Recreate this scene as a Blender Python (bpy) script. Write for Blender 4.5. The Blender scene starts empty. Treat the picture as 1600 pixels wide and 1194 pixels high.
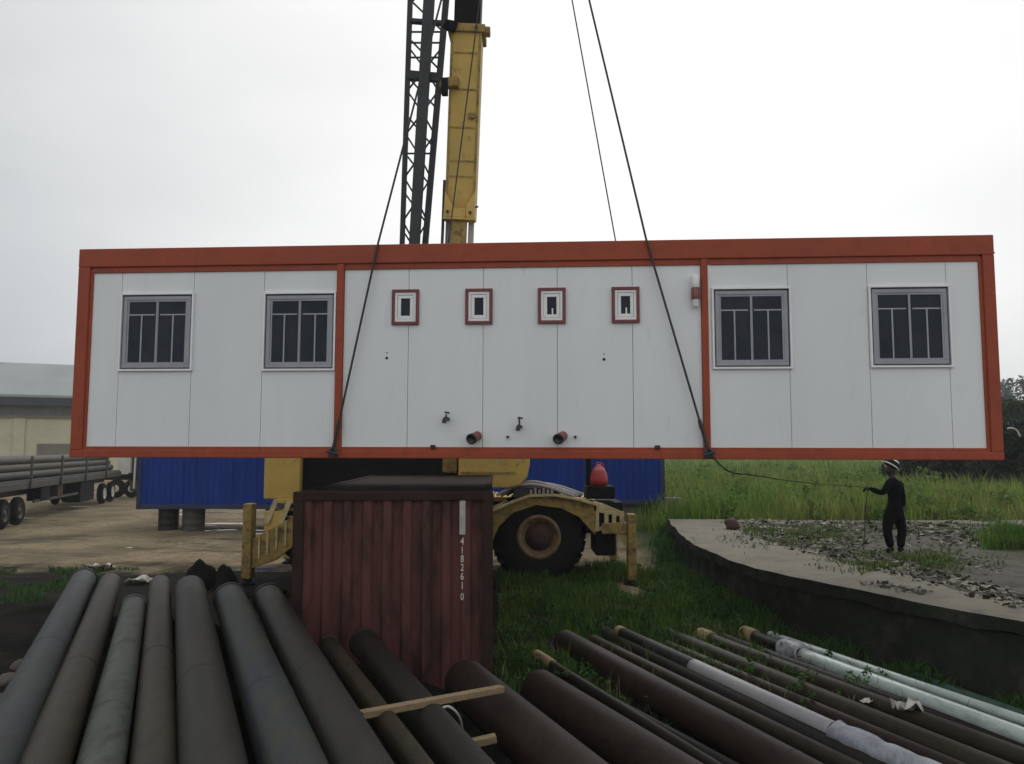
import bpy, math, random
import numpy as np
from mathutils import Vector, Matrix, noise as mnoise

random.seed(7); np.random.seed(7)
R = math.radians
S = bpy.context.scene
COL = S.collection

# ------------------------------------------------------------------ camera
CAM = Vector((0, 0, 3.1)); PITCH = R(4.83); FOC = 1220.0
FW = Vector((0, math.cos(PITCH), math.sin(PITCH))); UPV = Vector((0, -math.sin(PITCH), math.cos(PITCH))); RT = Vector((1, 0, 0))
def ray(px, py): return FW + RT*((px-800)/FOC) + UPV*((597-py)/FOC)
def P(px, py, Y):                                   # photo measurement -> point at distance Y
    r = ray(px, py); return CAM + r*(Y/r.y)
def G(px, py, z):                                   # photo measurement -> point at height z
    r = ray(px, py); return CAM + r*((z-CAM.z)/r.z)
cd = bpy.data.cameras.new('camera'); cam = bpy.data.objects.new('camera', cd); COL.objects.link(cam)
cam.location = CAM; cam.rotation_euler = (math.pi/2+PITCH, 0, 0)
cd.sensor_width = 36; cd.lens = FOC/1600*36; cd.clip_end = 5000; cd.clip_start = .05
S.camera = cam

# ------------------------------------------------------------------ materials
def nodes(name):
    m = bpy.data.materials.new(name); m.use_nodes = True
    nt = m.node_tree; b = nt.nodes['Principled BSDF']; return m, nt, b
def mat(name, c1, c2=None, scale=6, rough=.6, metal=0, bump=0, bscale=None, stretch=(1,1,1), contrast=(.35,.65), c3=None, scale3=30, amt3=(.6,.75), spec=.5, rough2=None, island=0, c4=None, scale4=11, amt4=(.6,.72)):
    m, nt, b = nodes(name); N = nt.nodes; L = nt.links
    b.inputs['Roughness'].default_value = rough; b.inputs['Metallic'].default_value = metal
    b.inputs['Specular IOR Level'].default_value = spec
    tc = N.new('ShaderNodeTexCoord'); mp = N.new('ShaderNodeMapping'); mp.inputs['Scale'].default_value = stretch
    L.new(tc.outputs['Object'], mp.inputs['Vector'])
    if c2 is None: c2 = tuple(x*.8 for x in c1)
    nz = N.new('ShaderNodeTexNoise'); nz.inputs['Scale'].default_value = scale; nz.inputs['Detail'].default_value = 6; nz.inputs['Roughness'].default_value = .6
    L.new(mp.outputs[0], nz.inputs['Vector'])
    rp = N.new('ShaderNodeValToRGB'); rp.color_ramp.elements[0].position = contrast[0]; rp.color_ramp.elements[1].position = contrast[1]
    rp.color_ramp.elements[0].color = (*c1, 1); rp.color_ramp.elements[1].color = (*c2, 1)
    L.new(nz.outputs['Fac'], rp.inputs['Fac']); out = rp.outputs['Color']
    if c3 is not None:
        n3 = N.new('ShaderNodeTexNoise'); n3.inputs['Scale'].default_value = scale3; n3.inputs['Detail'].default_value = 8; n3.inputs['Roughness'].default_value = .7
        L.new(mp.outputs[0], n3.inputs['Vector'])
        mr = N.new('ShaderNodeMapRange'); mr.inputs['From Min'].default_value = amt3[0]; mr.inputs['From Max'].default_value = amt3[1]
        L.new(n3.outputs['Fac'], mr.inputs['Value'])
        mx = N.new('ShaderNodeMix'); mx.data_type = 'RGBA'; L.new(mr.outputs[0], mx.inputs['Factor']); L.new(out, mx.inputs['A']); mx.inputs['B'].default_value = (*c3, 1)
        out = mx.outputs['Result']
    if c4 is not None:
        n4 = N.new('ShaderNodeTexNoise'); n4.inputs['Scale'].default_value = scale4; n4.inputs['Detail'].default_value = 9; n4.inputs['Roughness'].default_value = .75
        L.new(mp.outputs[0], n4.inputs['Vector']); m4 = N.new('ShaderNodeMapRange'); m4.inputs['From Min'].default_value = amt4[0]; m4.inputs['From Max'].default_value = amt4[1]; m4.inputs['To Max'].default_value = .8
        L.new(n4.outputs['Fac'], m4.inputs['Value']); x4 = N.new('ShaderNodeMix'); x4.data_type = 'RGBA'; L.new(m4.outputs[0], x4.inputs['Factor']); L.new(out, x4.inputs['A']); x4.inputs['B'].default_value = (*c4, 1); out = x4.outputs['Result']
    if island:
        ge = N.new('ShaderNodeNewGeometry'); hs = N.new('ShaderNodeHueSaturation'); m2 = N.new('ShaderNodeMapRange')
        m2.inputs['To Min'].default_value = 1-island; m2.inputs['To Max'].default_value = 1+island
        L.new(ge.outputs['Random Per Island'], m2.inputs['Value']); L.new(m2.outputs[0], hs.inputs['Value']); L.new(out, hs.inputs['Color']); out = hs.outputs['Color']
    L.new(out, b.inputs['Base Color'])
    if rough2 is not None:
        r2 = N.new('ShaderNodeMapRange'); r2.inputs['From Min'].default_value = .35; r2.inputs['From Max'].default_value = .65; r2.inputs['To Min'].default_value = rough; r2.inputs['To Max'].default_value = rough2
        L.new(nz.outputs['Fac'], r2.inputs['Value']); L.new(r2.outputs[0], b.inputs['Roughness'])
    if bump:
        nb = N.new('ShaderNodeTexNoise'); nb.inputs['Scale'].default_value = bscale or scale*6; nb.inputs['Detail'].default_value = 6
        L.new(mp.outputs[0], nb.inputs['Vector']); bp = N.new('ShaderNodeBump'); bp.inputs['Strength'].default_value = 1; bp.inputs['Distance'].default_value = bump
        L.new(nb.outputs['Fac'], bp.inputs['Height']); L.new(bp.outputs[0], b.inputs['Normal'])
    return m
def leafmat(name, c1, c2, island=.45, scale=.8):
    m = mat(name, c1, c2, scale=scale, rough=.65, island=island, spec=.25)
    nt = m.node_tree; N = nt.nodes; L = nt.links; b = N['Principled BSDF']; o = N['Material Output']
    t = N.new('ShaderNodeBsdfTranslucent'); ms = N.new('ShaderNodeMixShader'); ms.inputs[0].default_value = .28
    L.new(b.inputs['Base Color'].links[0].from_socket, t.inputs['Color']); L.new(b.outputs[0], ms.inputs[1]); L.new(t.outputs[0], ms.inputs[2]); L.new(ms.outputs[0], o.inputs['Surface'])
    return m
M = {}
M['frame'] = mat('orange_red_paint', (.34,.065,.028), (.28,.057,.028), scale=1.4, spec=.25, rough=.55, bump=.001, bscale=5, c3=(.22,.046,.026), scale3=5, amt3=(.52,.72), c4=(.36,.095,.05), scale4=7, amt4=(.55,.7))
M['panel'] = mat('white_coated_panel', (.74,.765,.77), (.68,.71,.72), scale=.9, rough=.42, bump=.0012, bscale=2.5, c3=(.52,.51,.47), scale3=7, amt3=(.62,.9), stretch=(1,1,.22), c4=(.655,.67,.66), scale4=3, amt4=(.55,.8))
M['seal'] = mat('dark_joint', (.08,.08,.08), scale=5, rough=.8)
M['alu'] = mat('grey_aluminium', (.31,.32,.355), (.26,.27,.30), scale=3, rough=.45, metal=.1)
M['bars'] = mat('pale_grey_bars', (.38,.40,.43), scale=4, rough=.5)
M['trim'] = mat('white_window_trim', (.82,.82,.82), (.74,.74,.74), scale=5, rough=.4)
M['glass'] = mat('dark_window_glass', (.011,.017,.027), (.022,.028,.038), scale=2.2, rough=.10, bump=.002, bscale=1.5, spec=.16)
M['curtain'] = mat('dark_interior', (.03,.032,.036), (.05,.05,.05), scale=3, rough=.9)
M['maroon'] = mat('maroon_paint', (.19,.035,.04), (.14,.03,.035), scale=8, rough=.5)
M['redlens'] = mat('red_lens', (.22,.05,.06), (.30,.12,.12), scale=30, rough=.15)
M['black'] = mat('black_fitting', (.012,.012,.012), (.03,.03,.03), scale=20, rough=.5)
M['redpipe'] = mat('red_brown_plastic', (.25,.05,.045), (.18,.04,.04), scale=12, rough=.4)
M['yellow'] = mat('weathered_yellow_paint', (.56,.38,.095), (.45,.31,.09), scale=1.6, spec=.3, rough=.6, bump=.002, bscale=9, c3=(.16,.09,.045), scale3=5, amt3=(.58,.78))
M['paleyellow'] = mat('worn_pale_yellow_paint', (.55,.45,.24), (.40,.31,.14), scale=4, rough=.6, c3=(.14,.09,.05), scale3=9, amt3=(.55,.75), bump=.002)
M['drum'] = mat('dull_yellow_paint', (.36,.25,.07), (.27,.19,.06), scale=3, rough=.65, spec=.25, c3=(.10,.06,.035), scale3=6, amt3=(.48,.68), c4=(.42,.33,.15), scale4=14, amt4=(.58,.72))
M['darksteel'] = mat('dark_grey_steel', (.05,.056,.06), (.035,.039,.042), scale=3, spec=.3, rough=.6, c3=(.05,.035,.025), scale3=8, amt3=(.6,.8))
M['blacksteel'] = mat('black_oily_steel', (.005,.0055,.007), (.010,.010,.010), scale=4, spec=.15, rough=.7)
M['rubber'] = mat('tyre_rubber', (.007,.007,.007), (.016,.014,.012), scale=4, spec=.15, rough=.9, bump=.004, bscale=25)
M['rim'] = mat('tan_wheel_rim', (.22,.145,.065), (.15,.09,.05), scale=5, rough=.65, c3=(.07,.035,.02), scale3=8, amt3=(.5,.7))
M['hub'] = mat('rusty_hub', (.07,.03,.02), (.04,.02,.015), scale=7, rough=.8)
M['blue'] = mat('blue_container_paint', (.009,.036,.225), (.007,.027,.165), scale=1.3, spec=.15, rough=.6, c3=(.05,.06,.12), scale3=4, amt3=(.6,.8), stretch=(1,1,.3))
M['bluedark'] = mat('dark_blue_paint', (.012,.022,.08), (.01,.015,.05), scale=2, rough=.6)
M['cont'] = mat('dull_red_container_paint', (.115,.040,.036), (.082,.033,.029), scale=1.7, spec=.25, rough=.7, c3=(.030,.016,.012), scale3=2.6, amt3=(.46,.62), c4=(.11,.05,.025), scale4=6, amt4=(.58,.72), stretch=(1,1,.3), bump=.002, bscale=14)
M['contrail'] = mat('rusty_dark_red_steel', (.042,.022,.018), (.022,.013,.011), scale=3, spec=.15, rough=.85, c3=(.03,.018,.012), scale3=9, amt3=(.5,.7))
M['whitemark'] = mat('faded_white_marking', (.78,.7,.68), (.6,.52,.5), scale=25, rough=.7)
M['greymark'] = mat('faded_grey_patch', (.42,.41,.38), (.33,.31,.29), scale=9, rough=.7)
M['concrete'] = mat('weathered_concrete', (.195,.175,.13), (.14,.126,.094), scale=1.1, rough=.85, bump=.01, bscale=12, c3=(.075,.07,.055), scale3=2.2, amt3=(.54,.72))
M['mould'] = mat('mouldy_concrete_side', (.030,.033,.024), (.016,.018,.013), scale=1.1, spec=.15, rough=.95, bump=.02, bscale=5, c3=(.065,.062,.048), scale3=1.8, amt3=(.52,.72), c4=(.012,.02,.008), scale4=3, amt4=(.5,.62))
M['litterdark'] = mat('dark_leaf_litter', (.030,.024,.014), (.012,.011,.008), scale=3, rough=.9, spec=.15, island=.7)
M['straw'] = leafmat('dry_straw_stalks', (.26,.22,.11), (.20,.17,.08))
M['slabdirt'] = mat('dirty_earth_film', (.055,.048,.034), (.10,.09,.068), scale=.9, rough=.95, bump=.02, bscale=9, c3=(.025,.028,.014), scale3=1.9, amt3=(.46,.62))
M['pinkstone'] = mat('pinkish_stone', (.085,.068,.062), (.06,.05,.045), scale=6, rough=.9)
M['rock'] = mat('dark_earth_lump', (.007,.007,.006), (.013,.012,.010), scale=3, spec=.1, rough=.95, bump=.03, bscale=7)
M['rubblem'] = mat('broken_concrete_bits', (.30,.285,.235), (.075,.07,.055), scale=2, rough=.85, island=.8)
M['wood'] = mat('sawn_timber', (.30,.215,.12), (.2,.14,.075), scale=7, rough=.75, stretch=(1,5,5), bump=.002)
M['darkcloth'] = mat('black_work_cloth', (.0035,.0035,.004), (.006,.006,.007), scale=8, spec=.1, rough=1)
M['skin'] = mat('dark_brown_skin', (.036,.020,.014), (.028,.016,.011), scale=12, rough=.5)
M['boot'] = mat('black_boot_leather', (.004,.004,.004), (.009,.008,.007), scale=12, spec=.15, rough=.8)
M['hat'] = mat('dark_hat', (.006,.007,.008), scale=8, spec=.2, rough=.7)
M['hatwhite'] = mat('white_band', (.72,.72,.70), scale=9, rough=.5)
M['rope'] = mat('dark_wire_rope', (.022,.02,.018), (.04,.035,.03), scale=40, rough=.7)
M['roof'] = mat('pale_grey_sheet_roof', (.30,.33,.32), (.25,.28,.275), scale=.4, rough=.6, stretch=(1,.3,1))
M['cream'] = mat('cream_wall', (.56,.53,.38), (.47,.45,.33), scale=.5, rough=.85, c3=(.3,.28,.21), scale3=.9, amt3=(.58,.75))
M['greywall'] = mat('grey_sheet_wall', (.16,.16,.14), (.12,.12,.105), scale=1, rough=.8, stretch=(4,4,.4))
M['brownwall'] = mat('dull_brown_door', (.2,.18,.13), (.16,.145,.11), scale=2, rough=.8)
M['trailer'] = mat('dusty_dark_trailer', (.07,.068,.055), (.045,.043,.038), scale=2, rough=.75)
M['loadpipe'] = mat('grey_green_steel_load', (.058,.054,.038), (.036,.033,.024), scale=2, rough=.6, stretch=(4,1,4))
M['whitepaint'] = mat('dusty_white_paint', (.55,.55,.52), (.45,.44,.4), scale=2, rough=.5)
M['trunk'] = mat('grey_bark', (.09,.07,.05), (.05,.04,.03), scale=6, rough=.9, stretch=(4,4,1), bump=.01)
M['litter'] = mat('white_scrap', (.6,.58,.54), (.4,.38,.34), scale=12, rough=.8)
M['redcone'] = mat('red_plastic', (.42,.03,.035), (.33,.03,.035), scale=8, rough=.45)
M['pinkcone'] = mat('faded_pink_plastic', (.5,.16,.16), (.4,.1,.1), scale=10, rough=.5)
M['grass'] = leafmat('green_grass_blades', (.055,.14,.014), (.115,.165,.026))
M['weeds'] = leafmat('dark_green_weeds', (.03,.085,.018), (.055,.115,.022))
M['slabweed'] = leafmat('yellowish_low_weeds', (.06,.115,.02), (.12,.15,.04))
M['field'] = leafmat('tall_field_grass', (.13,.23,.03), (.25,.29,.075), scale=.35)
M['fieldleaf'] = leafmat('broad_field_leaves', (.085,.17,.03), (.15,.215,.05), scale=.5)
M['fardark'] = leafmat('dark_bush_leaves', (.014,.027,.014), (.024,.04,.019), island=.6)
M['treegreen'] = leafmat('mid_green_leaves', (.03,.062,.02), (.05,.085,.03), island=.5)
M['treehaze'] = leafmat('hazed_grey_green_leaves', (.12,.155,.14), (.16,.19,.17), island=.3)  # distance haze on the far trees is mixed into this leaf colour
M['plastic'] = mat('pale_blue_plastic_wrap', (.36,.38,.42), (.24,.25,.28), scale=7, rough=.3, bump=.02, bscale=14)
M['whitepipe'] = mat('pale_grey_coating', (.36,.35,.36), (.3,.29,.3), scale=4, rough=.35)
M['capyellow'] = mat('dirty_yellow_cap', (.34,.25,.12), (.23,.16,.08), scale=9, rough=.7)
M['hose'] = mat('grey_hose', (.32,.3,.3), (.22,.2,.2), scale=8, rough=.6)
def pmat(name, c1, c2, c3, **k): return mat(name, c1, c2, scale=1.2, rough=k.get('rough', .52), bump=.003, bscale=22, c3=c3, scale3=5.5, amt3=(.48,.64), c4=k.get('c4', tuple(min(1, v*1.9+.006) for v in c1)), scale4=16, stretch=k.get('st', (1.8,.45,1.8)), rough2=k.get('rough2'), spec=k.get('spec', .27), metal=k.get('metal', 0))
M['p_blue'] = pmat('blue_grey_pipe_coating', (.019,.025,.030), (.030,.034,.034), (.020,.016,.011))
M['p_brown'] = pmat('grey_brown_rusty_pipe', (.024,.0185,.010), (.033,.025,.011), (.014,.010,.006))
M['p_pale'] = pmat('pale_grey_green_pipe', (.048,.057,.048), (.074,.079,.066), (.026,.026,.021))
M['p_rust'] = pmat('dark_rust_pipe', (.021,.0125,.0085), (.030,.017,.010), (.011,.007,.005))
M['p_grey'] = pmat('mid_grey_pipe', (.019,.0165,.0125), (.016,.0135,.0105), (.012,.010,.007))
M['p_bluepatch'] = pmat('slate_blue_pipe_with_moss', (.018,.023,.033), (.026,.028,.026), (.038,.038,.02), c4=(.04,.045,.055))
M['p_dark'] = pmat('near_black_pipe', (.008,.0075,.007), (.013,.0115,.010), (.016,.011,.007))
M['p_galv'] = pmat('teal_galvanised_pipe', (.46,.55,.52), (.56,.63,.60), (.36,.43,.41), rough=.3, spec=.6, metal=.15, c4=(.5,.56,.54))
M['p_green'] = pmat('dull_green_pipe', (.035,.085,.06), (.05,.10,.075), (.03,.045,.03), rough=.45)

# ------------------------------------------------------------------ mesh builder
class MB:
    def __init__(s): s.v = []; s.f = []; s.mi = []; s.sm = []
    def add(s, vs, fs, mi=0, sm=False):
        o = len(s.v); s.v += [tuple(v) for v in vs]
        for f in fs: s.f.append([i+o for i in f]); s.mi.append(mi); s.sm.append(sm)
        return s
    def box(s, x0, y0, z0, x1, y1, z1, mi=0):
        x0, x1 = sorted((x0, x1)); y0, y1 = sorted((y0, y1)); z0, z1 = sorted((z0, z1))
        v = [(x0,y0,z0),(x1,y0,z0),(x1,y1,z0),(x0,y1,z0),(x0,y0,z1),(x1,y0,z1),(x1,y1,z1),(x0,y1,z1)]
        return s.add(v, [(3,2,1,0),(4,5,6,7),(0,1,5,4),(1,2,6,5),(2,3,7,6),(3,0,4,7)], mi)
    def bar(s, p0, p1, w, h, up=(0,0,1), mi=0, w1=None, h1=None):
        p0 = Vector(p0); p1 = Vector(p1); d = (p1-p0).normalized(); a = d.cross(Vector(up)).normalized(); b = a.cross(d)
        vs = []
        for p, ww, hh in ((p0, w, h), (p1, w1 or w, h1 or h)):
            vs += [p-a*ww/2-b*hh/2, p+a*ww/2-b*hh/2, p+a*ww/2+b*hh/2, p-a*ww/2+b*hh/2]
        return s.add(vs, [(0,1,2,3),(7,6,5,4),(1,0,4,5),(2,1,5,6),(3,2,6,7),(0,3,7,4)], mi)
    def tube(s, pts, r, n=12, mi=0, caps=True, sm=True):
        pts = [Vector(p) for p in pts]; rs = r if isinstance(r, (list, tuple)) else [r]*len(pts)
        ref = None; vs = []; fs = []
        for i, p in enumerate(pts):
            d = (pts[min(i+1, len(pts)-1)]-pts[max(i-1, 0)]).normalized()
            if ref is None:
                ref = Vector((0,0,1)) if abs(d.z) < .9 else Vector((1,0,0))
            a = d.cross(ref).normalized(); b = a.cross(d).normalized(); ref = b
            for k in range(n):
                t = 2*math.pi*k/n; vs.append(p+(a*math.cos(t)+b*math.sin(t))*rs[i])
        for i in range(len(pts)-1):
            for k in range(n):
                fs.append((i*n+k, i*n+(k+1)%n, (i+1)*n+(k+1)%n, (i+1)*n+k))
        s.add(vs, fs, mi, sm)
        if caps:
            s.add(vs[:n], [tuple(range(n))[::-1]], mi); s.add(vs[-n:], [tuple(range(n))], mi)
        return s
    def lathe(s, prof, org, axis, n=32, mi=0, sm=True, closed=False):
        org = Vector(org); ax = Vector(axis).normalized(); ref = Vector((0,0,1)) if abs(ax.z) < .9 else Vector((1,0,0))
        a = ax.cross(ref).normalized(); b = ax.cross(a); vs = []; fs = []
        for (r, t) in prof:
            for k in range(n):
                th = 2*math.pi*k/n; vs.append(org+ax*t+(a*math.cos(th)+b*math.sin(th))*r)
        m = len(prof)
        for i in range(m if closed else m-1):
            j = (i+1) % m
            for k in range(n): fs.append((i*n+k, i*n+(k+1)%n, j*n+(k+1)%n, j*n+k))
        return s.add(vs, fs, mi, sm)
    def prism(s, poly, ext, mi=0):
        n = len(poly); e = Vector(ext); v = [Vector(p) for p in poly]; v += [p+e for p in v]
        return s.add(v, [tuple(range(n)), tuple(range(2*n-1, n-1, -1))]+[(i, i+n, (i+1)%n+n, (i+1)%n) for i in range(n)], mi)
    def build(s, name, mats, parent=None, off=None, bevel=0):
        me = bpy.data.meshes.new(name); o = bpy.data.objects.new(name, me); COL.objects.link(o)
        if off is None: off = OFF.get(parent.name, Vector()) if parent else Vector()
        off = Vector(off)
        me.from_pydata([Vector(v)-off for v in s.v], [], s.f)
        if not isinstance(mats, (list, tuple)): mats = [mats]
        for m in mats: me.materials.append(m)
        me.polygons.foreach_set('material_index', s.mi); me.polygons.foreach_set('use_smooth', s.sm); me.update()
        if parent: o.parent = parent; OFF[o.name] = off
        else: o.location = off; OFF[o.name] = off
        if bevel:
            b = o.modifiers.new('bevel', 'BEVEL'); b.width = bevel; b.segments = 2; b.limit_method = 'ANGLE'; b.angle_limit = R(40)
        return o
OFF = {}
def tag(o, label=None, cat=None, group=None, kind=None):
    for k, v in (('label', label), ('category', cat), ('group', group), ('kind', kind)):
        if v: o[k] = v
    return o
def thing(name, label, cat, loc=(0,0,0), group=None, local=False):
    o = bpy.data.objects.new(name, None); COL.objects.link(o); o.location = loc; o.empty_display_size = .2
    OFF[o.name] = Vector() if local else Vector(loc)
    return tag(o, label, cat, group)
def copy_tree(o, parent=None):
    c = o.copy(); COL.objects.link(c)
    if parent: c.parent = parent
    for ch in [x for x in bpy.data.objects if x.parent == o]: copy_tree(ch, c)
    return c
def npmesh(name, verts, quads, mats, tris=None, mi=None):
    me = bpy.data.meshes.new(name); nq = len(quads); nt_ = 0 if tris is None else len(tris)
    me.vertices.add(len(verts)); me.vertices.foreach_set('co', np.asarray(verts, np.float32).ravel())
    loops = np.asarray(quads, np.int32).ravel() if nq else np.zeros(0, np.int32)
    if nt_: loops = np.concatenate([loops, np.asarray(tris, np.int32).ravel()])
    me.loops.add(len(loops)); me.loops.foreach_set('vertex_index', loops.astype(np.int32))
    st = np.concatenate([np.arange(nq)*4, nq*4+np.arange(nt_)*3]).astype(np.int32)
    me.polygons.add(nq+nt_); me.polygons.foreach_set('loop_start', st)
    me.update(calc_edges=True)
    for m in (mats if isinstance(mats, (list, tuple)) else [mats]): me.materials.append(m)
    o = bpy.data.objects.new(name, me); COL.objects.link(o); return o

# ------------------------------------------------------------------ terrain
def ss(a, b, x):
    t = np.clip((x-a)/(b-a), 0, 1); return t*t*(3-2*t)
def Hn(x, y):
    x = np.asarray(x, float); y = np.asarray(y, float)
    z = .3*ss(11, 15.0, y)
    z = z + .6*ss(18.5, 22.5, y)*ss(1.5, 5.5, x)
    edge = 9.3+.35*np.clip(-3.0-x, 0, 4)                  # far edge of the pipe bank
    top = 1.04-.42*ss(-3.6, -1.9, x)-.62*ss(-2.0, .3, x)
    bank = (1-ss(edge-.1, edge+1.2, y))*ss(-11.5, -6.6, x*1.0+0*y)
    z = z*(1-bank)+np.maximum(z, top)*bank
    return z
def H(x, y): return float(Hn(x, y))
def grade(a, b, c, d, st, big):
    mid = list(np.arange(b, c+1e-6, st)); lo = []; x = b; s_ = st
    while x > a: s_ *= 1.25; x -= s_; lo.append(max(x, a))
    hi = []; x = c; s_ = st
    while x < d: s_ *= 1.25; x += s_; hi.append(min(x, d))
    return np.array(lo[::-1]+mid+hi)
xs = grade(-900, -13, 9, 900, .16, 1); ys = grade(-40, 2, 24, 1500, .16, 1)
XX, YY = np.meshgrid(xs, ys); ZZ = Hn(XX, YY)
rn = np.array([[mnoise.fractal(Vector((x*.9, y*.9, 0)), 1, 2, 4) for x in xs] for y in ys])
amp = .035+.05*ss(9.5, 10.5, YY)*(1-ss(13, 17, YY))*(XX < -2.4)
ZZ = ZZ+rn*amp*((XX > -60) & (YY < 80))
nx, ny = len(xs), len(ys)
idx = np.arange(nx*ny).reshape(ny, nx)
q = np.stack([idx[:-1,:-1], idx[:-1,1:], idx[1:,1:], idx[1:,:-1]], -1).reshape(-1, 4)
def ground_mat():
    m, nt, b = nodes('yard_dirt'); N = nt.nodes; L = nt.links
    tc = N.new('ShaderNodeTexCoord')
    def nz(sc, d=6, st=None):
        n = N.new('ShaderNodeTexNoise'); n.inputs['Scale'].default_value = sc; n.inputs['Detail'].default_value = d; n.inputs['Roughness'].default_value = .62
        if st:
            mp = N.new('ShaderNodeMapping'); mp.inputs['Scale'].default_value = st; L.new(tc.outputs['Object'], mp.inputs['Vector']); L.new(mp.outputs[0], n.inputs['Vector'])
        else: L.new(tc.outputs['Object'], n.inputs['Vector'])
        return n.outputs['Fac']
    def mr(x, a, b_, c=0, d=1):
        n = N.new('ShaderNodeMapRange'); n.interpolation_type = 'SMOOTHSTEP'
        for k, v in zip(('From Min','From Max','To Min','To Max'), (a, b_, c, d)): n.inputs[k].default_value = v
        L.new(x, n.inputs['Value']); return n.outputs[0]
    def mix(fac, a, bb):
        n = N.new('ShaderNodeMix'); n.data_type = 'RGBA'; L.new(fac, n.inputs['Factor'])
        for k, v in (('A', a), ('B', bb)):
            if isinstance(v, tuple): n.inputs[k].default_value = (*v, 1)
            else: L.new(v, n.inputs[k])
        return n.outputs['Result']
    def mth(op, a, bb):
        n = N.new('ShaderNodeMath'); n.operation = op
        for i, v in enumerate((a, bb)):
            if isinstance(v, (int, float)): n.inputs[i].default_value = v
            else: L.new(v, n.inputs[i])
        return n.outputs[0]
    sp = N.new('ShaderNodeSeparateXYZ'); L.new(tc.outputs['Object'], sp.inputs[0]); X, Y = sp.outputs['X'], sp.outputs['Y']
    tan = mix(mr(nz(.35), .38, .62), (.17,.132,.08), (.30,.232,.142))
    tan = mix(mr(nz(5), .45, .7), tan, (.15,.13,.10))
    wet = mr(nz(.5, 5, (.5, 1.6, 1)), .55, .66)
    col = mix(wet, tan, (.085,.075,.054))
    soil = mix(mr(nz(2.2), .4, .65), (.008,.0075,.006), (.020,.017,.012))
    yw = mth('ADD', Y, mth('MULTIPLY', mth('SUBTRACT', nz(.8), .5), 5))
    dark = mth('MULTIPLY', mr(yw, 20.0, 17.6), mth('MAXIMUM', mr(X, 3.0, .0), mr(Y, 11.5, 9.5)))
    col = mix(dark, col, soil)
    green = mth('MULTIPLY', mr(X, 2.6, 4.0), mr(Y, 10, 13))
    farg = mr(Y, 90, 140); gm = mth('MAXIMUM', green, farg)
    col = mix(gm, col, (.035,.055,.02))
    L.new(col, b.inputs['Base Color'])
    pud = mth('MULTIPLY', mr(nz(.9, 3, (.35, 1.3, 1)), .60, .64), mth('MULTIPLY', mr(Y, 16.5, 19), mr(X, -1.5, -3)))
    L.new(mr(pud, 0, 1, .92, .12), b.inputs['Roughness']); L.new(mr(pud, 0, 1, .08, .5), b.inputs['Specular IOR Level'])
    bp = N.new('ShaderNodeBump'); bp.inputs['Distance'].default_value = .05; L.new(mth('MULTIPLY', nz(7, 8), mr(pud, 0, 1, 1, 0)), bp.inputs['Height']); L.new(bp.outputs[0], b.inputs['Normal'])
    return m
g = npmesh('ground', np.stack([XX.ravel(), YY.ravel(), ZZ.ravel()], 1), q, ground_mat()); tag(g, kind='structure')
g.data.polygons.foreach_set('use_smooth', [True]*len(g.data.polygons))

# ------------------------------------------------------------------ portable cabin hanging on slings
W, HC, DC = 12.0, 2.83, 2.44
cab = thing('portable_cabin', 'long white portable cabin with orange red frame hanging from crane slings', 'portable cabin', (-5.912, 10.464, 2.975), local=True)
cab.rotation_euler = (0, .0021, -.06834)
MCAB = Matrix.Translation((-5.912, 10.464, 2.975)) @ Matrix.Rotation(-.06834, 4, 'Z') @ Matrix.Rotation(.0021, 4, 'Y')
def cpart(mb, name, m, parent=None, bevel=0): return mb.build(name, m, parent or cab, off=(0,0,0), bevel=bevel)
# frame: every beam is a box section with a recessed lip towards the panels
cpart(MB().box(0,0,2.575, W,.16,HC), 'top_beam', M['frame'], bevel=.012)
cpart(MB().box(.19,.028,2.50, 11.83,.09,2.577), 'top_lip', M['frame'], bevel=.004)
cpart(MB().box(0,0,0, W,.16,.10), 'bottom_beam', M['frame'], bevel=.01)
cpart(MB().box(.19,.028,.098, 11.82,.09,.148), 'bottom_lip', M['frame'], bevel=.004)
cpart(MB().box(.001,.002,.099, .165,.17,2.576), 'corner_post', M['frame'], bevel=.012)
cpart(MB().box(11.855,.002,.099, 11.999,.17,2.576), 'corner_post', M['frame'], bevel=.012)
cpart(MB().box(.163,.03,.10, .203,.09,2.56), 'post_lip', M['frame'], bevel=.003)
cpart(MB().box(11.815,.03,.10, 11.857,.09,2.56), 'post_lip', M['frame'], bevel=.003)
for u0, u1 in ((3.585, 3.68), (8.36, 8.445)):
    cpart(MB().box(u0,.006,.099, u1,.10,2.576), 'middle_post', M['frame'], bevel=.008)
cpart(MB().box(8.446,.036,.15, 8.475,.06,2.5), 'cover_strip', M['trim'])
for x0 in (0.0, W-.16):
    cpart(MB().box(x0+.002,DC-.16,.099, x0+.158,DC-.001,2.576), 'corner_post', M['frame'], bevel=.01)
for z0, z1, nm in ((2.575, HC-.002, 'top_beam'), (0.002, .10, 'bottom_beam')):
    cpart(MB().box(0,DC-.16,z0, W,DC,z1), nm, M['frame'], bevel=.01)
    for x0 in (0.003, W-.157): cpart(MB().box(x0,.161,z0+.002, x0+.154,DC-.161,z1-.004), nm, M['frame'], bevel=.01)
cpart(MB().box(.15,.15,HC-.06, W-.15,DC-.15,HC-.02), 'roof_sheet', M['whitepaint'])
cpart(MB().box(.15,.15,.02, W-.15,DC-.15,.07), 'floor_plate', M['blacksteel'])
fl = MB()
for i in range(1, 12): fl.box(i-.03,.165,.004, i+.03,DC-.165,.019)
cpart(fl, 'floor_joist', M['frame'])
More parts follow.
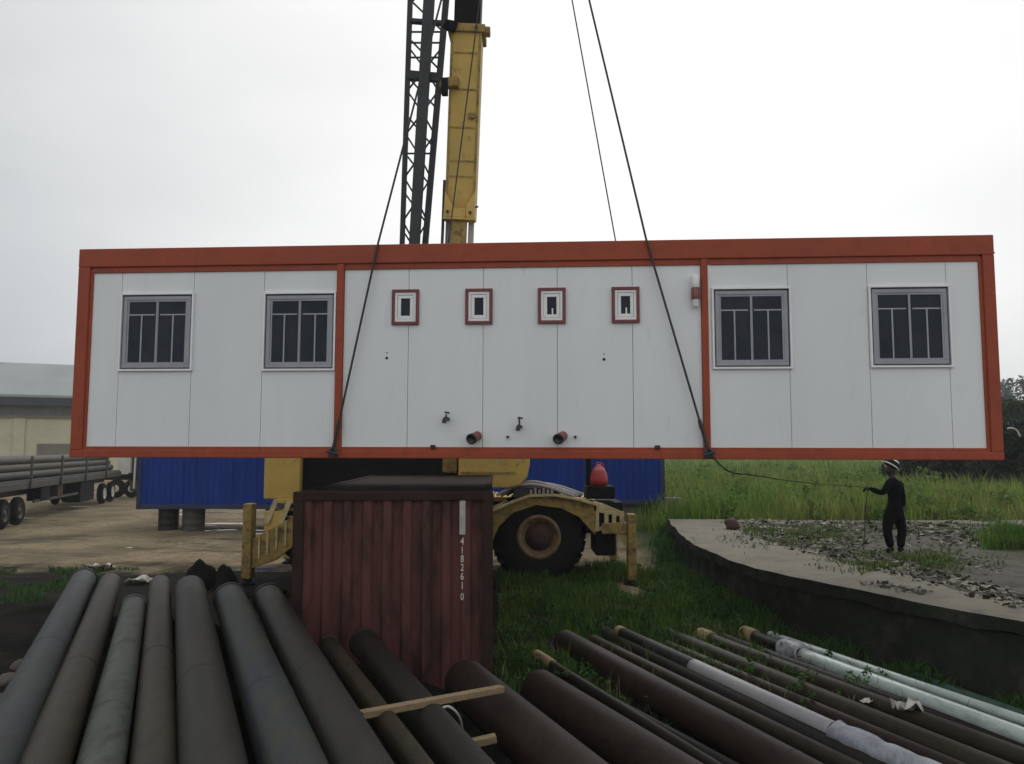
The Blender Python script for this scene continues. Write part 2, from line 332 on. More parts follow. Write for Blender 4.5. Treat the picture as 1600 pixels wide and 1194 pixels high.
# wall panels, butted with a dark open joint
seams = [.19, .604, 1.613, 2.585, 3.585, None, 3.68, 4.55, 5.54, 6.51, 7.482, 8.36, None, 8.445, 9.458, 10.448, 11.42, 11.83]
for a, b in zip(seams, seams[1:]):
    if a is None or b is None: continue
    cpart(MB().box(a+.0025,.05,.12, b-.0025,.10,2.53), 'wall_panel', M['panel'], bevel=.004)
cpart(MB().box(.17,.102,.11, 11.84,.112,2.55), 'joint_backing', M['seal'])
cpart(MB().box(.17,DC-.1,.11, 11.84,DC-.05,2.56), 'rear_wall', M['panel'])
for x0 in (.05, W-.1): cpart(MB().box(x0,.17,.11, x0+.05,DC-.17,2.56), 'end_wall', M['panel'])
def ring(mb, u0, v0, u1, v1, w, y0, y1, mi=0):
    mb.box(u0,y0,v1-w, u1,y1,v1, mi); mb.box(u0,y0,v0, u1,y1,v0+w, mi)
    mb.box(u0,y0,v0+w, u0+w,y1,v1-w, mi); mb.box(u1-w,y0,v0+w, u1,y1,v1-w, mi); return mb
def big_window(u0, v0, u1, v1):
    tr = cpart(ring(MB(), u0, v0, u1, v1, .026, .012, .052), 'window', M['trim'], bevel=.003)
    a0, b0, a1, b1 = u0+.026, v0+.026, u1-.026, v1-.026
    cpart(ring(MB(), a0, b0, a1, b1, .018, .045, .0515), 'gasket', M['seal'], tr)
    a0 += .018; b0 += .018; a1 -= .018; b1 -= .018
    cpart(ring(MB(), a0, b0, a1, b1, .05, .030, .0517), 'frame', M['alu'], tr, bevel=.004)
    a0 += .05; b0 += .05; a1 -= .05; b1 -= .05; um = (a0+a1)/2
    sa = ring(MB(), a0, b0, um+.016, b1, .024, .040, .0513); ring(sa, um-.016, b0+.001, a1, b1-.001, .024, .0345, .0395)
    cpart(sa, 'sash', M['alu'], tr, bevel=.002)
    cpart(MB().box(a0+.01,.0485,b0+.01, a1-.01,.0492,b1-.01), 'pane', M['glass'], tr)
    br = MB(); vt = b1-.20
    for c0, c1 in ((a0, um-.018), (um+.018, a1)):
        br.box(c0+.02,.0435,vt-.008, c1-.02,.0475,vt+.008); um2 = (c0+c1)/2
        br.box(um2-.009,.0433,b0+.022, um2+.009,.0473,vt-.008)
    cpart(br, 'glazing_bar', M['bars'], tr)
for a in ((.607,1.155,1.632,2.215), (2.59,1.15,3.578,2.205), (8.492,1.145,9.49,2.20), (10.452,1.155,11.455,2.20)): big_window(*a)
def small_window(u0, v0, u1, v1, tilt):
    rf = cpart(ring(MB(), u0, v0, u1, v1, .040, .012, .052), 'vent_window', M['maroon'], bevel=.003)
    a0, b0, a1, b1 = u0+.04, v0+.04, u1-.04, v1-.04
    cpart(ring(MB(), a0, b0, a1, b1, .034, .024, .0518), 'frame', M['trim'], rf, bevel=.003)
    cpart(ring(MB(), a0+.038, b0+.038, a1-.038, b1-.038, .042, .030, .0516), 'sash', M['trim'], rf, bevel=.004)
    cpart(MB().box(a0+.07,.048,b0+.07, a1-.07,.0494,b1-.07), 'pane', M['glass'], rf)
    if tilt:
        um = (a0+a1)/2; cpart(MB().box(um+.0,.036,b0+.075, um+.018,.046,b0+.16), 'handle', M['trim'], rf)
for i, (a, b) in enumerate(((4.329,4.69), (5.305,5.663), (6.258,6.62), (7.215,7.573))): small_window(a, 1.752, b, 2.222, i > 1)
# bulkhead lamp, screws, taps and pipe stubs on the wall
lm = cpart(MB().lathe([(0,.0),(.045,.0),(.052,.012),(.052,.15),(.046,.165),(0,.17)], (8.279,-.022,2.185), (0,0,1), 20), 'lamp_body', M['trim'])
cpart(MB().lathe([(.0,.0),(.028,.0),(.036,.02),(.036,.08),(.045,.095),(.045,.1),(0,.1)], (8.281,-.022,1.935), (0,0,1), 20), 'lamp_base', M['trim'], lm)
cpart(MB().lathe([(.04,.0),(.048,.02),(.048,.135),(.042,.148)], (8.28,-.022,2.036), (0,0,1), 20), 'lens', M['redlens'], lm)
cg = MB()
for k in range(8):
    t = k*math.pi/4; cg.bar((8.28+.053*math.cos(t),-.022+.053*math.sin(t),2.03), (8.28+.053*math.cos(t),-.022+.053*math.sin(t),2.19), .006, .006, (math.cos(t),math.sin(t),.01))
cpart(cg, 'guard', M['maroon'], lm); cpart(MB().box(8.25,.02,1.98, 8.31,.0505,2.3), 'bracket', M['trim'], lm)
for u, v in ((4.266,1.316), (7.111,1.283)):
    sc = MB(); sc.lathe([(0,-.012),(.016,-.01),(.02,0)], (u,.05,v), (0,-1,0), 10); sc.lathe([(.02,0),(.016,.012),(0,.014)], (u,.05,v), (0,-1,0), 10); sc.lathe([(.009,0),(.007,.008),(0,.009)], (u,.05,v+.07), (0,-1,0), 8); cpart(sc, 'screw', M['black'])
for u, v, k in ((5.086,.511,0), (6.032,.411,1)):
    t = MB(); t.tube([(u,.05,v), (u-.02,-.07,v), (u-.025,-.10,v-.02), (u-.025,-.105,v-.055)], [.026,.026,.026,.03], 12)
    t.tube([(u-.01,-.04,v+.02), (u-.01,-.04,v+.06)], .012, 8); t.bar((u-.03,-.045,v+.085+.03*k), (u+.03,-.03,v+.075+.03*k), .03, .022)
    if k: t.tube([(u-.01,-.04,v+.05), (u-.012,-.04,v+.1)], .012, 8)
    cpart(t, 'tap', M['black'])
for u, v in ((5.868,.28), (6.737,.281)):
    cpart(MB().tube([(u,.05,v), (u,.0,v)], .018, 10), 'pipe_stub', M['black'])
for u, v in ((5.445,.275), (6.55,.275)):
    d = cpart(MB().tube([(u+.03,.05,v+.02), (u,-.03,v), (u-.025,-.10,v-.02)], [.062,.062,.062], 18, caps=False), 'drain_pipe', M['redpipe'])
    cpart(MB().lathe([(.062,0),(.07,.0),(.07,.03),(.054,.03),(.054,.004),(0,.004)], (u-.025,-.10,v-.02), (-.36,-.9,-.27), 18), 'pipe_socket', M['black'], d)
for u, v in ((4.897,.14), (7.772,.14)):
    f_ = MB(); f_.box(u-.03,-.012,v-.012, u+.035,.029,v+.035); f_.box(u-.015,-.03,v-.005, u+.012,-.011,v+.022); cpart(f_, 'hook_bracket', M['black'], bevel=.004)
for u in (5.73, 6.02): cpart(MB().tube([(u,.06,.0), (u,.06,-.03)], [.022,.014], 10), 'floor_bolt', M['trim'])
cpart(MB().tube([(11.99,.1,2.62), (12.05,.1,2.62)], .015, 8), 'cable_stub', M['black'])
for u in (3.592, 8.41):
    for w in (0, DC):
        sgn = -1 if w == 0 else 1
        lg = MB(); lg.prism([(u-.07,w+sgn*.001,.02), (u+.07,w+sgn*.001,.02), (u+.05,w+sgn*.001,.115), (u-.05,w+sgn*.001,.115)], (0, sgn*.03, 0)); cpart(lg, 'lifting_lug', M['darksteel'], bevel=.006)

# ------------------------------------------------------------------ slings, hook, tag rope
HK = Vector((.10, 11.28, 14.72))
def CW(u, w, v): return MCAB @ Vector((u, w, v))
def catmull(pts, n=6):
    out = []; pts = [Vector(p) for p in pts]; q_ = [pts[0]]+pts+[pts[-1]]
    for i in range(1, len(q_)-2):
        for k in range(n):
            t = k/n; a, b, c, d = q_[i-1:i+3]
            out.append(.5*((2*b)+(c-a)*t+(2*a-5*b+4*c-d)*t*t+(3*b-a-3*c+d)*t**3))
    return out+[pts[-1]]
sl = [('left', 3.592, 4.145, 0, 'dark wire sling shackled beside the left middle post, crossing the white front'),
      ('right', 8.41, 7.66, 0, 'dark wire sling shackled at the right middle post, crossing the white front wall'),
      ('left', 3.592, 4.62, DC, 'dark wire sling from behind the roof, passing in front of the yellow boom'),
      ('right', 8.41, 7.54, DC, 'thin wire sling rising from behind the roof right of the small windows')]
for nm, u0, u1, w, lab in sl:
    sg = -1 if w == 0 else 1; a = CW(u0, w+sg*.05, .07); b = CW(u1, w+sg*.03, HC+.01)
    r_ = thing('lifting_sling', lab, 'sling', a, group='wire slings holding the cabin')
    MB().tube([a+(b-a)*.13, b, HK], [.0145 if w == 0 else .011]*3, 8).build('wire_rope', M['rope'], r_)
    m_ = a+(b-a)*.13; l_ = MB(); l_.tube([a+(b-a)*.02, m_], .022, 8); l_.tube([m_-(b-a)*.015, m_+(b-a)*.025], [.03, .022], 8); l_.build('eye_splice', M['rope'], r_)
    sh = MB(); x = (b-a).normalized(); sd = x.cross(Vector((0, 1, 0))).normalized()
    pts = [a+sd*(.045*math.cos(t))+x*(.06*math.sin(t)) for t in np.linspace(-.2, math.pi+.2, 9)]
    sh.tube(pts, .014, 8); sh.tube([a-sd*.075, a+sd*.075], .016, 8); sh.build('shackle', M['darksteel'], r_)
hb = thing('hook_block', 'yellow crane hook block high above the white cabin', 'hook block', HK)
b_ = MB(); b_.tube([HK+Vector((.0,0,.5)), HK+Vector((0,0,.3)), HK+Vector((.09,0,.16)), HK+Vector((.10,0,.03)), HK+Vector((0,0,-.06)), HK+Vector((-.1,0,.0)), HK+Vector((-.11,0,.08))], [.05,.05,.05,.055,.06,.045,.02], 10); b_.build('hook', M['darksteel'], hb)
b_ = MB(); b_.box(HK.x-.2,HK.y-.16,HK.z+.5, HK.x+.2,HK.y+.16,HK.z+1.25); b_.build('block_housing', M['yellow'], hb, bevel=.05)
# worker's hand position and tag rope
HAND = P(1353, 763, 15.0)
rp = [CW(8.45, -.05, .03)]+[P(*a) for a in ((1140, 737, 10.6), (1180, 743, 11.5), (1240, 752, 12.8), (1300, 757.5, 14.1))]+[HAND+Vector((-.03,0,.02)), HAND+Vector((.03,0,.0)), P(1352, 800, 15.0), P(1351, 835, 15.02), P(1349, 850, 15.0), G(1340, 856, 1.115), G(1325, 852, 1.115)]
tag(MB().tube(catmull(rp), .009, 6).build('tag_rope', M['rope'], None, off=(0,0,0)), "thin dark guide rope stretched from the cabin to the worker's hand", 'rope')

# ------------------------------------------------------------------ red shipping container
CX0, CX1, CY, CL = -2.70, -.235, 9.75, 6.06
cn = thing('shipping_container', 'rusty dull red shipping container standing end on below the hanging cabin', 'shipping container', ((CX0+CX1)/2, CY+CL/2, 0))
cn.rotation_euler = (0, 0, R(1.5)); cn.location.x = (CX0+CX1)/2-3.03*math.sin(R(1.5))
zb, zt = -.05, 2.56
for x0, x1 in ((CX0, CX0+.13), (CX1-.13, CX1)):
    for y0, y1 in ((CY, CY+.13), (CY+CL-.13, CY+CL)):
        MB().box(x0,y0,zb+.121, x1,y1,zt-.121).build('corner_post', M['contrail'], cn, bevel=.01)
        for z0 in (zb, zt-.12):
            MB().box(x0-.004,y0-.004,z0, x1+.004,y1+.004,z0+.119).build('corner_casting', M['contrail'], cn, bevel=.01)
for y0 in (CY+.01, CY+CL-.11):
    MB().box(CX0+.131,y0,zt-.11, CX1-.131,y0+.1,zt-.004).build('top_rail', M['contrail'], cn, bevel=.01)
    MB().box(CX0+.131,y0,zb+.004, CX1-.131,y0+.1,zb+.15).build('bottom_rail', M['contrail'], cn, bevel=.01)
for x0 in (CX0+.01, CX1-.11):
    MB().box(x0,CY+.131,zt-.09, x0+.1,CY+CL-.131,zt-.006).build('top_rail', M['contrail'], cn, bevel=.01)
    MB().box(x0,CY+.131,zb+.006, x0+.1,CY+CL-.131,zb+.15).build('bottom_rail', M['contrail'], cn, bevel=.01)
def corrug(a, b, z0, z1, outn, pitch=.28, depth=.045, name='end_panel', parent=None, m=None):
    a = Vector(a); b = Vector(b); d = (b-a); Ln = d.length; d.normalize(); o_ = Vector(outn); n = max(1, round(Ln/pitch)); p = Ln/n
    pts = []
    for i in range(n):
        for t, k in ((0, 0), (.36, 0), (.5, 1), (.86, 1)): pts.append(a+d*(p*(i+t))-o_*(depth*k))
    pts.append(b); vs = [(q_.x, q_.y, z0) for q_ in pts]+[(q_.x, q_.y, z1) for q_ in pts]; k = len(pts)
    return MB().add(vs, [(i, i+1, i+1+k, i+k) for i in range(k-1)]).build(name, m, parent)
corrug((CX0+.131,CY+.03,0), (CX1-.131,CY+.03,0), zb+.151, zt-.111, (0,-1,0), .235, .05, 'end_panel', cn, M['cont'])
corrug((CX1-.131,CY+CL-.03,0), (CX0+.131,CY+CL-.03,0), zb+.151, zt-.111, (0,1,0), .28, .045, 'end_panel', cn, M['cont'])
corrug((CX0+.03,CY+CL-.131,0), (CX0+.03,CY+.131,0), zb+.151, zt-.091, (-1,0,0), .28, .036, 'side_panel', cn, M['cont'])
corrug((CX1-.03,CY+.131,0), (CX1-.03,CY+CL-.131,0), zb+.151, zt-.091, (1,0,0), .28, .036, 'side_panel', cn, M['cont'])
MB().box(CX0+.111,CY+.111,zt-.05, CX1-.111,CY+CL-.111,zt-.02).build('roof_panel', M['contrail'], cn)
for (px, py, w, h) in ((703, 935, .02, .03), (706, 1022, .02, .03)): pass
# painted-over patch and vertical number
pt = P(722.5, 808, CY+.02)
MB().box(pt.x-.036,CY+.022,P(722,836,CY).z, pt.x+.036,CY+.0285,P(722,781,CY).z).build('paint_patch', M['greymark'], cn)
dg = bpy.context.evaluated_depsgraph_get()
nv = []; nf = []
def glyph(ch, cx, zc, h, y, nv, nf, w=None):
    cu = bpy.data.curves.new('t', 'FONT'); cu.body = ch; cu.size = 1; cu.extrude = 0; cu.resolution_u = 4
    ob = bpy.data.objects.new('t', cu); me = ob.to_mesh()
    vs = np.array([v.co[:] for v in me.vertices]); mn = vs.min(0); mxx = vs.max(0); k = h/(mxx[1]-mn[1]); kx = k*.72
    o = len(nv)
    for v in vs: nv.append((cx+(v[0]-(mn[0]+mxx[0])/2)*kx, y, zc+(v[1]-(mn[1]+mxx[1])/2)*k))
    for p_ in me.polygons: nf.append([i+o for i in p_.vertices])
    ob.to_mesh_clear(); bpy.data.objects.remove(ob); bpy.data.curves.remove(cu)
for ch, py in (('4', 846), ('1', 860), ('8', 873.5), ('2', 887), ('6', 901), ('1', 915.5), ('0', 933)):
    c = P(722, py, CY+.02); glyph(ch, c.x, c.z, .086, CY+.0285-.003, nv, nf, .03 if ch == '1' else .05)
MB().add(nv, nf).build('container_number', M['whitemark'], cn)
bx = P(722, 933, CY+.02)

# ------------------------------------------------------------------ mobile crane
cr = thing('mobile_crane', 'weathered yellow rough terrain crane with raised boom behind the hanging cabin', 'crane', (-1.5, 17.8, .3))
YN = 16.3                                                   # near flank of the carrier
def XZ(px, py, Y=YN): p = P(px, py, Y); return p.x, p.z
def cpx(name, px0, py0, px1, py1, y0, y1, m, bevel=.02):
    a = P(px0, py0, y0); b = P(px1, py1, y0); return MB().box(a.x, y0, b.z, b.x, y1, a.z).build(name, m, cr, bevel=bevel)
# wheels
wc = P(842, 851, YN+.1); RW = .98; wz = .28+RW
def make_wheel(x, yface, sgn, zc=None):                      # yface: outer face, sgn -1 = faces the camera
    z = wz; w = .78; ax = Vector((0, sgn, 0)); o = Vector((x, yface, z))
    prof = [(.46,-.02),(.62,.0),(.80,-.02),(.90,-.08),(.945,-.18),(.955,-w/2),(.945,-w+.18),(.90,-w+.08),(.80,-w+.02),(.46,-w)]
    t = MB().lathe(prof, o, ax, 48)
    for k in range(22):
        for side in (0, 1):
            th = 2*math.pi*(k+.5*side)/22; d = Vector((math.cos(th), 0, math.sin(th))); tt = Vector((-math.sin(th), 0, math.cos(th)))
            y0 = -.05 if side == 0 else -w+.05; p0 = o+ax*y0+d*.915; p1 = o+ax*(-w/2)+d*.955+tt*.13
            t.bar(p0, p1, .085, .10, d)
    ty = t.build('wheel', M['rubber'], cr)
    MB().lathe([(.47,-.03),(.43,.010),(.40,.013),(.36,-.03),(.33,-.06),(.28,-.10),(.27,-.12)], o, ax, 40).build('rim', M['rim'], ty, off=OFF[cr.name])
    h = MB().lathe([(.29,-.115),(.27,-.06),(.20,-.05),(.19,.0),(.1,.02),(0,.02)], o, ax, 28)
    for k in range(10):
        th = 2*math.pi*k/10; h.tube([o+ax*-.08+Vector((.235*math.cos(th),0,.235*math.sin(th))), o+ax*-.035+Vector((.235*math.cos(th),0,.235*math.sin(th)))], .016, 6)
    h.build('hub', M['hub'], ty, off=OFF[cr.name])
xwr = wc.x; xwl = P(513, 851, YN+.1).x
for x in (xwr, xwl):
    make_wheel(x, YN+.06, -1); make_wheel(x, YN+3.0, 1)
# carrier frame, axles
a = P(455, 800, YN+.8); b = P(955, 860, YN+.8)
MB().box(P(440,800,17).x,YN+.95,1.25, P(965,800,17).x,YN+2.15,1.85).build('carrier_frame', M['blacksteel'], cr, bevel=.03)
for x in (xwr, xwl): MB().tube([(x,YN+.75,wz), (x,YN+2.3,wz)], .2, 14).build('axle', M['blacksteel'], cr)
# fenders: side plate with a wheel arch plus a top skin
def fender(pts_out, pts_in, y0, y1):
    po = [XZ(*p) for p in pts_out]; pi = [XZ(*p) for p in pts_in]
    f_ = MB(); n = len(po)
    for (y, yb) in ((y0, y0+.05),):
        for i in range(n-1):
            vs = [(po[i][0],y,po[i][1]), (po[i+1][0],y,po[i+1][1]), (pi[i+1][0],y,pi[i+1][1]), (pi[i][0],y,pi[i][1])]
            vs += [(v[0], yb, v[2]) for v in vs]
            f_.add(vs, [(3,2,1,0), (4,5,6,7), (2,3,7,6)])
    f_.build('fender', M['drum'], cr)
    s_ = MB()
    for i in range(n-1):
        s_.bar((po[i][0],(y0+y1)/2-.03,po[i][1]+.02), (po[i+1][0],(y0+y1)/2-.03,po[i+1][1]+.02), y1-y0+.1, .045, (0,0,1))
    s_.build('fender_top', M['paleyellow'], cr)
fender([(768,800),(800,786),(828,776),(866,775),(905,782),(918,786),(932,790)], [(768,850),(779,823),(802,801),(838,789),(877,794),(905,808),(930,836)], YN, YN+.95)
off = (P(527,851,YN).x-P(842,851,YN).x)
MB().box(P(430,800,YN).x,YN+.02,1.95, P(768,800,YN).x,YN+2.9,2.05).build('deck_plate', M['yellow'], cr, bevel=.02)
MB().box(P(769,800,YN).x,YN+1.0,1.93, P(930,800,YN).x,YN+2.9,2.03).build('deck_plate', M['yellow'], cr, bevel=.02)
# rear end box with three dark slots between pale ribs
x0, zt_ = XZ(929, 784); x1, zl = XZ(974, 831)
MB().box(x0, YN+.06, zl, x1, YN+2.95, zt_-.02).build('slot_backing', M['blacksteel'], cr)
eb = MB(); eb.prism([(x0-.02,YN,zt_), (x0+.16,YN,zt_-.03), (x1+.02,YN,zt_-.22), (x1+.02,YN,zt_-.32), (x0-.02,YN,zt_-.20)], (0,2.98,0))
eb.box(x0-.02,YN+.001,zl, x0+.09,YN+2.96,zt_-.19)
for k in range(1, 4):
    xx = x0+.04+(x1-x0)*k*.27; eb.box(xx,YN-.01,zl+.08, xx+.085,YN+.058,zt_-.20)
eb.prism([(x0-.018,YN-.006,zl), (x1+.03,YN-.006,zl+.10), (x1+.05,YN-.006,zl+.2), (x0+.09,YN-.006,zl+.09)], (0,2.94,0))
eb.build('rear_housing', M['paleyellow'], cr, bevel=.01)
cpx('fuel_tank', 930, 832, 963, 869, YN+.2, YN+1.2, M['blacksteel'], .05)
# outriggers: beam, jack, foot on both flanks of both ends
def outrigger(pxj0, pxj1, pyt, pyb, beam, y, m):
    xa, z1 = XZ(pxj0, pyt); xb, z0 = XZ(pxj1, pyb); dy = .3
    MB().box(xa,y,max(z0-.14,.36), xb,y+dy,z1).build('outrigger_jack', m, cr, bevel=.02)
    MB().tube([((xa+xb)/2,y+dy/2,.34), ((xa+xb)/2,y+dy/2,.55)], .085, 12).build('jack_rod', M['darksteel'], cr)
    MB().lathe([(0,.06),(.08,.06),(.15,.03),(.17,.0),(0,.0)], ((xa+xb)/2,y+dy/2,.31), (0,0,1), 18).build('foot_plate', M['blacksteel'], cr)
    MB().prism([(XZ(*p)[0], y+.05, XZ(*p)[1]) for p in beam], (0,.2,0)).build('outrigger_beam', m, cr, bevel=.015)
for y in (YN-.1, YN+2.85):
    outrigger(382, 393.5, 787, 893, [(394,842),(461,806),(500,800),(500,846),(461,852),(430,876),(394,888)], y, M['drum'])
    outrigger(980, 994, 803, 895, [(940,818),(980,816),(980,834),(940,834)], y, M['drum'])
    MB().prism([(XZ(963,835)[0],y+.1,XZ(963,835)[1]), (XZ(980,835)[0],y+.1,XZ(980,835)[1]), (XZ(980,858)[0],y+.1,XZ(980,858)[1])], (0,.06,0)).build('gusset', M['paleyellow'], cr)
rb = MB()
for px in (407, 420, 434, 448): 
    xx, z1 = XZ(px, 836-(px-400)*.5); rb.box(xx-.02,YN-.075,z1-.52, xx+.02,YN-.052,z1-.02)
rb.build('beam_rib', M['paleyellow'], cr)
# front hood, steps and ladder rails
cpx('engine_hood', 415, 640, 468, 780, YN+.1, YN+2.6, M['yellow'], .03)
cpx('step_box', 413, 799, 443, 830, YN+.0, YN+.6, M['yellow'], .015)
ld = MB()
for dx in (0, 22, 44):
    ld.bar((XZ(431+dx-14,818)[0],YN-.02,XZ(0,818)[1]), (XZ(431+dx,781)[0],YN+.05,XZ(0,781)[1]), .1, .05, (0,-1,0))
ld.build('step_rail', M['paleyellow'], cr)
stp = MB()
for py in (787, 797, 808): 
    z = XZ(0, py)[1]; stp.box(XZ(424-(py-787)*.38,py)[0],YN+.06,z-.02, XZ(466,py)[0],YN+.5,z+.02)
stp.build('step', M['drum'], cr)
# superstructure: dark turntable frame, yellow cab, deck clutter
ct = P(640, 750, YN+1.5)
MB().lathe([(0,.0),(.85,.0),(.85,.22),(.75,.22),(.75,.3),(0,.3)], (ct.x,YN+1.5,2.05), (0,0,1), 32).build('turntable', M['blacksteel'], cr)
a0 = XZ(466, 690); a1 = XZ(722, 772)
MB().prism([(a0[0],YN+.3,a1[1]), (a1[0]+.5,YN+.3,a1[1]+.02), (a1[0],YN+.3,XZ(0,726)[1]), (a1[0],YN+.3,a0[1]), (a0[0],YN+.3,a0[1])], (0,2.6,0)).build('slewing_frame', M['blacksteel'], cr, bevel=.03)
x0, z0 = XZ(716, 763); x1, z1 = XZ(828, 640)
prof = [(x0,z0+.0),(x1-.45,z0),(x1-.2,z0+.06),(x1-.06,z0+.22),(x1,z0+.5),(x1,z1),(x0,z1)]
cbm = MB().prism([(p[0],YN+.02,p[1]) for p in prof], (0,1.0,0)).build('operator_cab', M['yellow'], cr, bevel=.03)
MB().box(x0+.2,YN+.006,z0+.78, x1-.2,YN+.017,z1-.15).build('cab_window', M['glass'], cbm, off=OFF[cr.name])
MB().box(x0+.04,YN+.0,z0+.30, x1-.3,YN+.016,z0+.34).build('cab_trim', M['drum'], cbm, off=OFF[cr.name])
dk = MB()
for i in range(7):
    y = YN+.05+.1*i; x_ = P(795+i*3, 772, YN).x; z_ = 2.16+.03*math.sin(i*2.1)
    dk.tube(catmull([(x_-.25,y,z_-.04), (x_+.1,y+.05,z_+.14), (x_+.5,y,z_+.18+.03*math.sin(i)), (x_+.9,y-.02,z_+.10), (x_+1.35,y+.04,z_-.06)]), .035, 7)
dk.build('hydraulic_hose', M['hose'], cr)
MB().box(P(802,765,YN).x,YN+.1,2.06, P(866,765,YN).x,YN+.7,2.28).build('valve_box', M['darksteel'], cr, bevel=.03)
vb = MB()
for i in range(6): x_ = P(828+i*6.5, 770, YN).x; vb.box(x_,YN-.02,2.12+.02*(i%3), x_+.05,YN+.08,2.24+.03*(i%2))
vb.build('valve', M['hose'], cr, bevel=.01)
MB().bar(P(919,778,YN+.6), P(919,712,YN+.6), .12, .12, (0,1,0)).build('deck_post', M['blacksteel'], cr)
# boom
def Yb(py): return 15.8-(345-py)*.0023
B0 = P(718, 340, Yb(340)); B1 = P(728.7, 48, Yb(48)); bd = (B1-B0).normalized()
bx_ = Vector((1,0,0)); bx_ = (bx_-bd*bx_.dot(bd)).normalized(); bn = bd.cross(bx_)      # bn: roughly away/towards camera
if bn.y > 0: bn = -bn                                                                   # towards the camera
def bsec(p0, p1, w, h, name, m, bevel=.02, w1=None): 
    return MB().bar(p0, p1, w, h, bn, w1=w1).build(name, m, cr, bevel=bevel)
BC = -bn*.42
bsec(B0+BC, B1+BC, .625, .84, 'boom_section', M['yellow'])
for py in (80, 138, 199, 253, 278):
    t = (345-py)/(345-48.); c = B0+(B1-B0)*t*.99
    MB().bar(c-bx_*.25+bn*.004, c+bx_*.25+bn*.004, .035, .012, bn).build('weld_strip', M['drum'], cr)
for s_ in (-1, 1): MB().bar(B0+bx_*s_*.285+bn*.008+bd*.3, B1+bx_*s_*.285+bn*.008, .05, .018, bn).build('boom_edge_strip', M['drum'], cr)
c0 = B1-bd*.03; cl = MB(); cl.bar(c0+BC, c0+BC+bd*.16, .76, .97, bn); cl.bar(c0+bx_*.40+BC*.3, c0+bx_*.40+BC*.3+bd*.13, .16, .3, bn); cl.build('boom_collar', M['drum'], cr, bevel=.02)
for s_ in (-1, 1): MB().tube([c0+bd*.08+bx_*s_*.2+bn*.06, c0+bd*.08+bx_*s_*.2+bn*.09], .035, 10).build('pin', M['darksteel'], cr)
tipz = 26.5; T = B0+bd*((tipz-B0.z)/bd.z)
m1 = B0+bd*((16-B0.z)/bd.z); m2 = B0+bd*((21.5-B0.z)/bd.z)
bsec(c0+BC+bd*.1, m1+BC, .53, .70, 'boom_section', M['blacksteel']); bsec(m1+BC-bd*.1, m2+BC, .45, .60, 'boom_section', M['yellow']); bsec(m2+BC-bd*.1, T+BC, .38, .5, 'boom_section', M['yellow'])
hd = MB(); hd.bar(T+BC-bd*.2, T+BC+bd*.5, .5, .8, bn); hd.build('boom_head', M['drum'], cr, bevel=.03)
for k in (-.12, .0, .12):
    MB().lathe([(.1,-.03),(.26,-.03),(.22,0),(.26,.03),(.1,.03)], T+bd*.35+bn*.05+bx_*k, bx_, 20, closed=True).build('sheave', M['darksteel'], cr)
for k in (-.1, .1): MB().tube([T+bd*.3+bn*.3+bx_*k, HK+Vector((k,0,1.2))], .012, 6).build('hoist_rope', M['rope'], cr)
# flared bracket with pins, lift cylinder below
w2 = .315
br = MB()
for s_ in (-1, 1):
    p = [B0+bx_*s_*w2+bd*.62+bn*.012, B0+bx_*s_*(w2-.02)+bd*.5+bn*.16, B0+bx_*s_*.14+bd*.22+bn*.22, B0+bx_*s_*.14-bd*.02+bn*.26, B0+bx_*s_*w2-bd*.02+bn*.26]
    br.prism(p, -bn*.12)
br.bar(B0-bd*.02+bn*.14, B0+bd*.17+bn*.14, .27, .2, bn); br.bar(B0-bd*.07+bn*.0, B0-bd*.02+bn*.0, .66, .52, bn)
br.build('boom_bracket', M['yellow'], cr, bevel=.015)
for s_ in (-1, 1): MB().tube([B0+bx_*s_*.23+bd*.08+bn*.255, B0+bx_*s_*.23+bd*.08+bn*.29], .032, 10).build('pin', M['hub'], cr)
F = B0-bd*((B0.z-2.6)/bd.z)
MB().bar(B0-bd*.05, F, .31, .36, bn).build('lift_cylinder', M['drum'], cr, bevel=.03)
for s_, px in ((-1, .24), (1, .235)):
    MB().bar(B0+bx_*s_*px-bd*.05-bn*.25, F+bx_*s_*px-bn*.25, .12, .1, bn).build('guide_rail', M['whitepaint'], cr, bevel=.01)
MB().bar(B0-bx_*.34+bd*.75-bn*.05, F-bx_*.36-bn*.05, .055, .08, bn).build('hose_rail', M['darksteel'], cr)
MB().tube([B0+bx_*.31+bd*.22, B0+bx_*.38+bd*.24], .02, 8).build('pin', M['darksteel'], cr)
# lattice jib stowed beside the boom
def jl(xt, slope, py): return xt+(0-py)*slope
PT, PB = -150, 520
def jp(x0, sl_, py, dy=0): return P(x0-py*sl_, py, Yb(py)+dy)
ch = {'l': (641, .033), 'c': (670.5, .06), 'r': (697, .0853)}
jib = {}
for k, (x0, s_) in ch.items():
    dy = {'l': 0, 'c': -.22, 'r': 0}[k]
    a, b = jp(x0, s_, PT, dy), jp(x0, s_, PB, dy)
    MB().bar(a, b, *{'l': (.10,.10), 'c': (.205,.2), 'r': (.12,.12)}[k], (0,-1,0)).build('jib_beam' if k == 'c' else 'jib_chord', M['darksteel'], cr, bevel=.008)
    if k != 'c':
        a, b = jp(x0, s_, PT, .45), jp(x0, s_, PB, .45); MB().bar(a, b, .07, .07, (0,-1,0)).build('jib_chord', M['darksteel'], cr)
lc = MB(); pys = [-140, -105, -70, -35, 0, 30]
def L_(k, py): x0, s_ = ch[k]; return jp(x0, s_, py, {'l':0,'c':-.14,'r':0}[k])
for i, py in enumerate(range(-130, 500, 34)):
    for sd in ('l', 'r'):
        if -20 < py < 60: continue
        a, b = (sd, 'c') if i % 2 == 0 else ('c', sd)
        lc.tube([L_(a, py), L_(b, py+34)], .02, 6)
